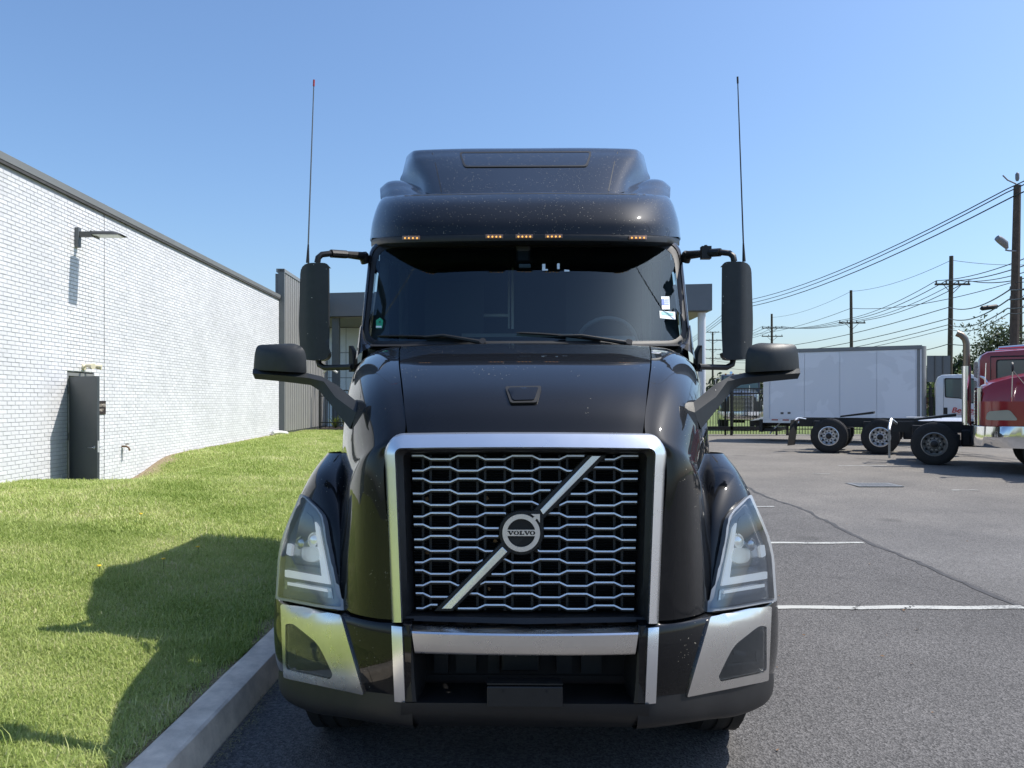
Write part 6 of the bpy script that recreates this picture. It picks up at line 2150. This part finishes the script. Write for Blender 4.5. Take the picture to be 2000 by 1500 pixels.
for s_, y_ in ((1, .12), (-1, BW - .12)):
    MB().box((3.2, BW / 2 - s_ * .42, .70), (7.6, .09, .22)).build('frame_rail', M['frame_black'], bt, 0)
    wheel(bt, (2.6, y_, .45), R(-90) * s_, 'rim', 'frame_black', True, 0.45)
    wheel(bt, (BX + 1.1, y_, .45), R(-90) * s_, 'rim', 'frame_black', False, 0.45)
mb = MB().box((-.1, BW / 2, .62), (.12, 2.3, .5))
mb.box((.25, BW / 2, .45), (.5, 2.0, .12))
mb.build('lift_gate', M['frame_black'], bt, 0)
MB().prism([(-.55, .15, .80), (-.02, .15, .98), (-.02, .15, .86)], (0, 2.1, 0)).build('lift_ramp', M['rim'], bt, 0)
MB().tube([(.2, .3, .3), (.7, .3, .85)], .03, 8).build('gate_strut', M['rim'], bt)
# cab over engine
prof = [(BX + .42, .72), (BX + .42, 2.22), (BX + .50, 2.46), (BX + .64, 2.54), (BX + 1.55, 2.56), (BX + 1.72, 2.46), (BX + 2.1, 1.5), (BX + 2.15, .55), (BX + 1.62, .5), (BX + 1.5, .72)]
g = []
for (yv, k) in ((.14, .94), (.16, .98), (.3, 1.0), (2.1, 1.0), (2.24, .98), (2.26, .94)):
    g.append([(BX + 1.2 + (x - BX - 1.2) * (.5 + k / 2), yv, 1.6 + (z - 1.6) * (k if z > 1.6 else 1)) for x, z in prof])
mb = MB().grid(g, True)
n_ = len(prof)
for k in (0, 5):
    mb.f.append(tuple(k * n_ + j for j in range(n_))); mb.mi.append(0)
cabw = mb.build('cab', M['white_paint'], bt, 30)
wp = rnd([(BX + .72, 1.72), (BX + .70, 2.42), (BX + 1.62, 2.40), (BX + 1.90, 1.6), (BX + 1.55, 1.50), (BX + 1.2, 1.68)], .06, 3)
wo_ = MB().prism([(x, .142, z) for x, z in wp], (0, -.012, 0)).build('door_window', M['rubber'], cabw, 0)
MB().prism([(BX + 1.3 + (x - BX - 1.3) * .93, .128, 1.98 + (z - 1.98) * .9) for x, z in wp], (0, -.004, 0)).build('window_pane', M['pane_far'], wo_, 0)
MB().box((BX + .74, .135, 1.24), (.13, .02, .24)).build('vent', M['rubber'], cabw, 0, bevel=.01)
mb = MB()
for (xa, za, xb, zb) in ((BX + .68, .75, BX + .68, 2.4), (BX + 1.98, .9, BX + 1.98, 1.5)):
    mb.box(((xa + xb) / 2, .138, (za + zb) / 2), (abs(xb - xa) + .012, .006, abs(zb - za) + .012))
mb.build('door_seam', M['coping'], cabw, 0)
text_mesh("Bergey's", .26, M['red_text'], 'door_lettering', cabw, Matrix.Translation((BX + 1.40, .126, 1.26)) @ Matrix.Rotation(R(90), 4, 'X'), .001, .25, .004, 1.1)
MB().box((BX + 1.40, .130, 1.13), (.75, .004, .014)).build('door_rule', M['red_text'], cabw, 0)
MB().box((BX + .3, BW / 2, 1.2), (.14, 1.9, 1.1)).build('cab_back_gear', M['frame_black'], bt, 0)
mb = MB().tube([(BX + 1.95, .14, 2.2), (BX + 2.1, -.12, 2.15), (BX + 2.1, -.12, 1.5)], .014, 6)
mrb = mb.build('mirror_bracket', M['rubber'], cabw)
MB().box((BX + 2.1, -.13, 1.85), (.07, .18, .36)).build('door_mirror', M['rubber'], mrb, 0, bevel=.02)

# ---------------------------------------------------------------- poles, wires, sign, trees
gsg = empty('roadside_sign', (18.6, 33.5, FZ))
tag(gsg, 'grey back of a ribbed panel sign above the white cab', 'sign')
MB().box((0, .08, 1.4), (.09, .09, 2.8)).build('post', M['rim_dull'], gsg, 0)
for k in range(3):
    MB().box((-.33 + k * .34, 0, 3.0), (.325, .04, 1.15)).build('sign_panel', M['steel_grey'], gsg, 0)
for k in range(2):
    MB().box((-.16 + k * .34, -.03, 3.0), (.05, .04, 1.15)).build('stiffener', M['lamp_metal'], gsg, 0)

POLES = []
def pole(px, Y, py_top, wid, arms, label, lean=0.0, xtra=None):
    X = (px - 1000) / FPX * Y
    h = CAM_H + (HOR - py_top) / FPX * Y - FZ
    t = empty('utility_pole', (X, Y, FZ))
    tag(t, label, 'utility pole', 'utility poles along the road')
    MB().tube([(0, 0, -.3), (lean * .5, 0, h * .5), (lean, 0, h)], [wid * .56, wid * .5, wid * .40], 10).build('pole_shaft', M['wood'], t)
    ends = []
    for (pya, half) in arms:
        z = CAM_H + (HOR - pya) / FPX * Y - FZ
        lx = lean * z / h
        a = MB().box((lx, -.18, z), (2 * half, .11, .13)).build('crossarm', M['wood'], t, 0)
        mb = MB()
        for s in (-1, 1):
            mb.tube([(lx + s * half * .5, -.18, z - .05), (lx, -.12, z - .7)], .025, 5)
        mb.build('brace', M['wood'], a)
        for q in (-.92, -.35, .35, .92):
            MB().lathe([(z + .06, .03), (z + .10, .06), (z + .2, .06), (z + .26, .03)], 'z', 8, (lx + q * half, -.18, 0)).build('insulator', M['insulator'], a)
            ends.append(Vector((X + lx + q * half, Y - .18, FZ + z + .26)))
    POLES.append((t, X, Y, h, lean))
    return t, ends
p1, e1 = pole(1977, 33, 362, .36, [], 'tall near utility pole with a floodlight at the right edge', .22)
MB().tube([(.10, -.1, 10.9), (-.30, -.15, 11.05), (-.50, -.15, 11.25)], .03, 6).build('wire_bracket', M['insulator'], p1)
MB().lathe([(11.05, .05), (11.15, .08), (11.35, .08), (11.42, .03)], 'z', 10, (.22, 0, 0)).build('insulator', M['insulator'], p1)
arm = MB().tube([(.12, -.1, 8.02), (-.3, -.2, 8.02), (-.42, -.2, 8.05)], .035, 8).build('lamp_arm', M['insulator'], p1)
mb = MB().tube([(-.36, -.22, 8.10), (-.48, -.25, 8.30), (-.72, -.3, 8.46), (-.86, -.32, 8.54)], [.06, .15, .15, .12], 12)
mb.build('floodlight', M['insulator'], arm)
p2, e2 = pole(1854, 55, 500, .34, [(556, 1.25)], 'weathered utility pole with one crossarm second from the right', .15)
p3, e3 = pole(1664, 80, 567, .34, [(631, 1.38)], 'bare topped utility pole with one crossarm above the box truck', -.1)
p4, e4 = pole(1508, 110, 613, .36, [(641, 1.5), (657, 1.5)], 'far utility pole with two crossarms just right of the truck mirror', -.05)
p5, e5 = pole(1392, 160, 648, .40, [(649, 1.3), (665, 2.2), (683, 1.6), (700, 1.6)], 'farthest utility pole with many crossarms beside the white column', 0)
p6, e6 = pole(1993, 62, 540, .32, [(566, 1.0), (585, 1.0)], 'dark utility pole half hidden behind the tall near pole', 0)

nw = 0
def wire(pts, r, label):
    """sagging conductor through world points."""
    global nw
    mb = MB()
    path = []
    for (a, b) in zip(pts, pts[1:]):
        a, b = Vector(a), Vector(b)
        sag = (b - a).length * 0.018
        for k in range(14):
            t = k / 14
            p = a.lerp(b, t); p.z -= sag * 4 * t * (1 - t)
            path.append(p)
    path.append(Vector(pts[-1]))
    base_ = path[0].copy()
    mb.tube([p - base_ for p in path], r, 5, False)
    o = mb.build('power_line', M['wire'], None, 60, loc=base_)
    tag(o, label, 'power line', 'overhead lines')
    return o
# three conductors from the near pole far away to the left
for k, (pa, pb, rr_) in enumerate((((1965, 370), (1440, 590), .026), ((1966, 376), (1440, 597), .026), ((1978, 384), (1440, 603), .03))):
    a = W(*pa, 33); b = W(*pb, 75)
    c = a + (a - b) * .35; c.z = a.z + 1.2
    wire([c, a, b, W(1230, 700, 230)], rr_, ('upper', 'middle', 'lower')[k] + ' of three long conductors sloping from the near pole top')
cl_ = ['leftmost', 'second', 'third', 'rightmost']
for k in range(4):
    st = W(2080, 470 + 16 * k, 34)
    wire([st, e2[k], e3[k], e4[k], e5[4 + k]], .026 + .004 * (k % 2), f'wire tied to the {cl_[k]} insulators of the single pole crossarms')
nm = ['highest', 'second', 'third', 'fourth', 'lowest']
for k, (pa, pb, pc, rr_) in enumerate((((1975, 552), (1662, 602), (1400, 648), .018), ((1972, 566), (1853, 600), (1400, 683), .03), ((1970, 585), (1853, 622), (1400, 692), .03), ((1968, 602), (1853, 634), (1400, 702), .026), ((1970, 612), (1853, 642), (1400, 706), .022))):
    a, b, c = W(*pa, 33.2), W(*pb, 55), W(*pc, 112)
    wire([a + (a - b) * .3, a, b, c], rr_, nm[k] + ' of the heavy cables hung low along the pole line')
wire([W(2040, 655, 40), W(1852, 672, 55), W(1700, 690, 75), W(1400, 715, 140)], .03, 'lowest slack cable passing just above the grey sign')
wire([W(2040, 515, 60), W(1858, 508, 55), W(1662, 569, 80), W(1508, 620, 110)], .018, 'thin ground wire joining the pole tops')
sp_ = W(1932, 601, 38)
tag(MB().tube([Vector((-.45, 0, -.06)), Vector((-.35, 0, -.03)), Vector((.35, 0, .06)), Vector((.45, 0, .09))], [.03, .12, .12, .03], 10).build('splice_case', M['frame_black'], None, 40, loc=sp_), 'black splice case hanging on the cables near the floodlight pole', 'splice case')

def leaf_mat(name, dark, lite):
    m = bpy.data.materials.new(name)
    m.use_nodes = True
    L = m.node_tree.links.new
    b = m.node_tree.nodes['Principled BSDF']
    b.inputs['Roughness'].default_value = 0.55
    g_ = nd(m, 'ShaderNodeNewGeometry')
    r = nd(m, 'ShaderNodeValToRGB')
    r.color_ramp.elements[0].color = (*dark, 1)
    r.color_ramp.elements[1].color = (*lite, 1)
    L(g_.outputs['Random Per Island'], r.inputs[0])
    L(r.outputs[0], b.inputs['Base Color'])
    tr = nd(m, 'ShaderNodeBsdfTranslucent')
    L(r.outputs[0], tr.inputs[0])
    mx = nd(m, 'ShaderNodeMixShader'); mx.inputs[0].default_value = 0.3
    L(b.outputs[0], mx.inputs[1]); L(tr.outputs[0], mx.inputs[2])
    L(mx.outputs[0], m.node_tree.nodes['Material Output'].inputs[0])
    return m
M['leaf_olive'] = leaf_mat('olive_leaves', (0.035, 0.055, 0.022), (0.10, 0.13, 0.055))
M['leaf_dark'] = leaf_mat('dark_leaves', (0.02, 0.035, 0.014), (0.06, 0.085, 0.03))
M['leaf_bright'] = leaf_mat('bright_leaves', (0.06, 0.10, 0.02), (0.16, 0.20, 0.05))
M['leaf_red'] = leaf_mat('purple_leaves', (0.05, 0.02, 0.02), (0.10, 0.045, 0.04))

def tree(name, loc, h, rad, trunk_h, leaf, n_leaf, size, label, cat='tree', airy=1.0, seed=1, group=None):
    r_ = np.random.default_rng(seed)
    t = empty(name, loc)
    tag(t, label, cat, group)
    mb = MB()
    mb.tube([(0, 0, -.2), (.03 * h, .01 * h, trunk_h * .6), (0, 0, trunk_h + (h - trunk_h) * .5)], [rad * .07, rad * .055, rad * .02], 8)
    tips = []
    for k in range(16):
        a = r_.uniform(0, 6.283); e = r_.uniform(.15, 1.25)
        z0 = trunk_h * r_.uniform(.75, 1.0) + (h - trunk_h) * .25 * r_.uniform(0, 1)
        ln = rad * r_.uniform(.55, .95)
        tip = Vector((math.cos(a) * math.cos(e) * ln, math.sin(a) * math.cos(e) * ln, z0 + math.sin(e) * (h - z0) * .85))
        mid = Vector((tip.x * .5, tip.y * .5, z0 + (tip.z - z0) * .65))
        mb.tube([(0, 0, z0), mid, tip], [rad * .03, rad * .02, rad * .006], 5)
        tips += [mid, tip, mid.lerp(tip, .5)]
    mb.build('trunk', M['bark'], t)
    nc = len(tips) + 26
    cen = np.array([list(p) for p in tips] + [[r_.normal(0, rad * .42), r_.normal(0, rad * .42), trunk_h + (h - trunk_h) * r_.uniform(.1, .95)] for _ in range(26)])
    ci = r_.integers(0, nc, n_leaf)
    P0 = cen[ci] + r_.normal(0, 1, (n_leaf, 3)) * rad * .17 * airy
    d1 = r_.normal(0, 1, (n_leaf, 3)); d1 /= np.linalg.norm(d1, axis=1)[:, None]
    d2 = np.cross(d1, r_.normal(0, 1, (n_leaf, 3))); d2 /= np.linalg.norm(d2, axis=1)[:, None]
    sz = size * r_.uniform(.6, 1.4, n_leaf)[:, None]
    V = np.stack([P0 - d1 * sz, P0 + d2 * sz * .42, P0 + d1 * sz, P0 - d2 * sz * .42], axis=1).reshape(-1, 3)
    F = np.arange(n_leaf * 4).reshape(-1, 4)
    me_ = bpy.data.meshes.new('crown')
    me_.from_pydata(V.tolist(), [], F.tolist())
    me_.materials.append(M[leaf])
    me_.update()
    link(bpy.data.objects.new('crown', me_), t)
    return t
tree('roadside_tree', (27.9, 44, FZ), 6.5, 1.55, 2.4, 'leaf_olive', 3600, .10, 'airy olive green tree behind the red cab left of near pole', airy=1.3, seed=3)
tree('roadside_tree', (31.9, 45, FZ), 6.9, 2.1, 1.8, 'leaf_dark', 6500, .13, 'dense dark tree at the right edge behind the near pole', seed=4)
tree('roadside_tree', (42.5, 72, FZ), 5.6, 2.3, 1.2, 'leaf_dark', 6000, .22, 'dark rounded tree right of the grey sign in the distance', seed=5)
tree('roadside_tree', (47.0, 76, FZ), 4.8, 2.2, 1.0, 'leaf_olive', 4500, .22, 'grey green tree low behind the exhaust stack', seed=6)
tree('roadside_tree', (37.2, 70, FZ), 4.4, 2.2, 1.0, 'leaf_dark', 3600, .2, 'small dark tree between box truck and grey sign', seed=7)
tree('roadside_shrub', (25.3, 42.5, FZ), 3.3, 1.1, .4, 'leaf_bright', 3600, .10, 'bright green shrub behind the exhaust stack', 'shrub', seed=8)
tree('roadside_shrub', (22.8, 40.5, FZ), 2.7, .9, .3, 'leaf_bright', 2600, .10, 'bright green shrub between the grey sign and white cab', 'shrub', seed=9)
tree('roadside_shrub', (24.0, 46.5, FZ), 2.7, 1.6, .3, 'leaf_red', 2600, .13, 'purple leaved shrub above the gap behind the box truck', 'shrub', seed=10)
k = 0
DT = ('leftmost', 'second from left', 'third from left', 'fourth from left', 'third from right', 'second from right', 'rightmost')
for (x, y_, h_, r_) in ((18, 190, 6, 7), (30, 175, 5.5, 6), (42, 150, 5, 6), (55, 165, 6, 7), (68, 150, 6.5, 7), (82, 160, 7, 8), (95, 140, 7, 8)):
    tree('distant_tree', (x, y_, FZ), h_, r_, .6, 'leaf_dark', 2600, .5, DT[k] + ' of the low distant trees along the horizon', 'tree', seed=20 + k, group='distant trees')
    k += 1
# spiky plants by the short fence
for k, (x, y_) in enumerate(((-7.5, 32.6), (-7.15, 32.9), (-6.85, 32.5))):
    t = empty('spiky_plant', (x, y_, .655))
    tag(t, ('leftmost', 'middle', 'rightmost')[k] + ' yellow green spiky plant behind the short fence', 'plant', 'spiky plants behind the short fence')
    mb = MB()
    for q in range(46):
        a = random.uniform(0, 6.28); e = random.uniform(.5, 1.4); l_ = random.uniform(.45, .85)
        d = Vector((math.cos(a) * math.cos(e), math.sin(a) * math.cos(e), math.sin(e)))
        sd = Vector((-math.sin(a), math.cos(a), 0)) * .018
        m_ = d * l_ * .6; tp_ = d * l_ + Vector((0, 0, -.12))
        mb.add([-sd, sd, m_ + sd, tp_, m_ - sd], [(0, 1, 2, 4), (4, 2, 3)])
    mb.build('leaves', M['leaf_bright' if k != 1 else 'leaf_olive'], t, 0)
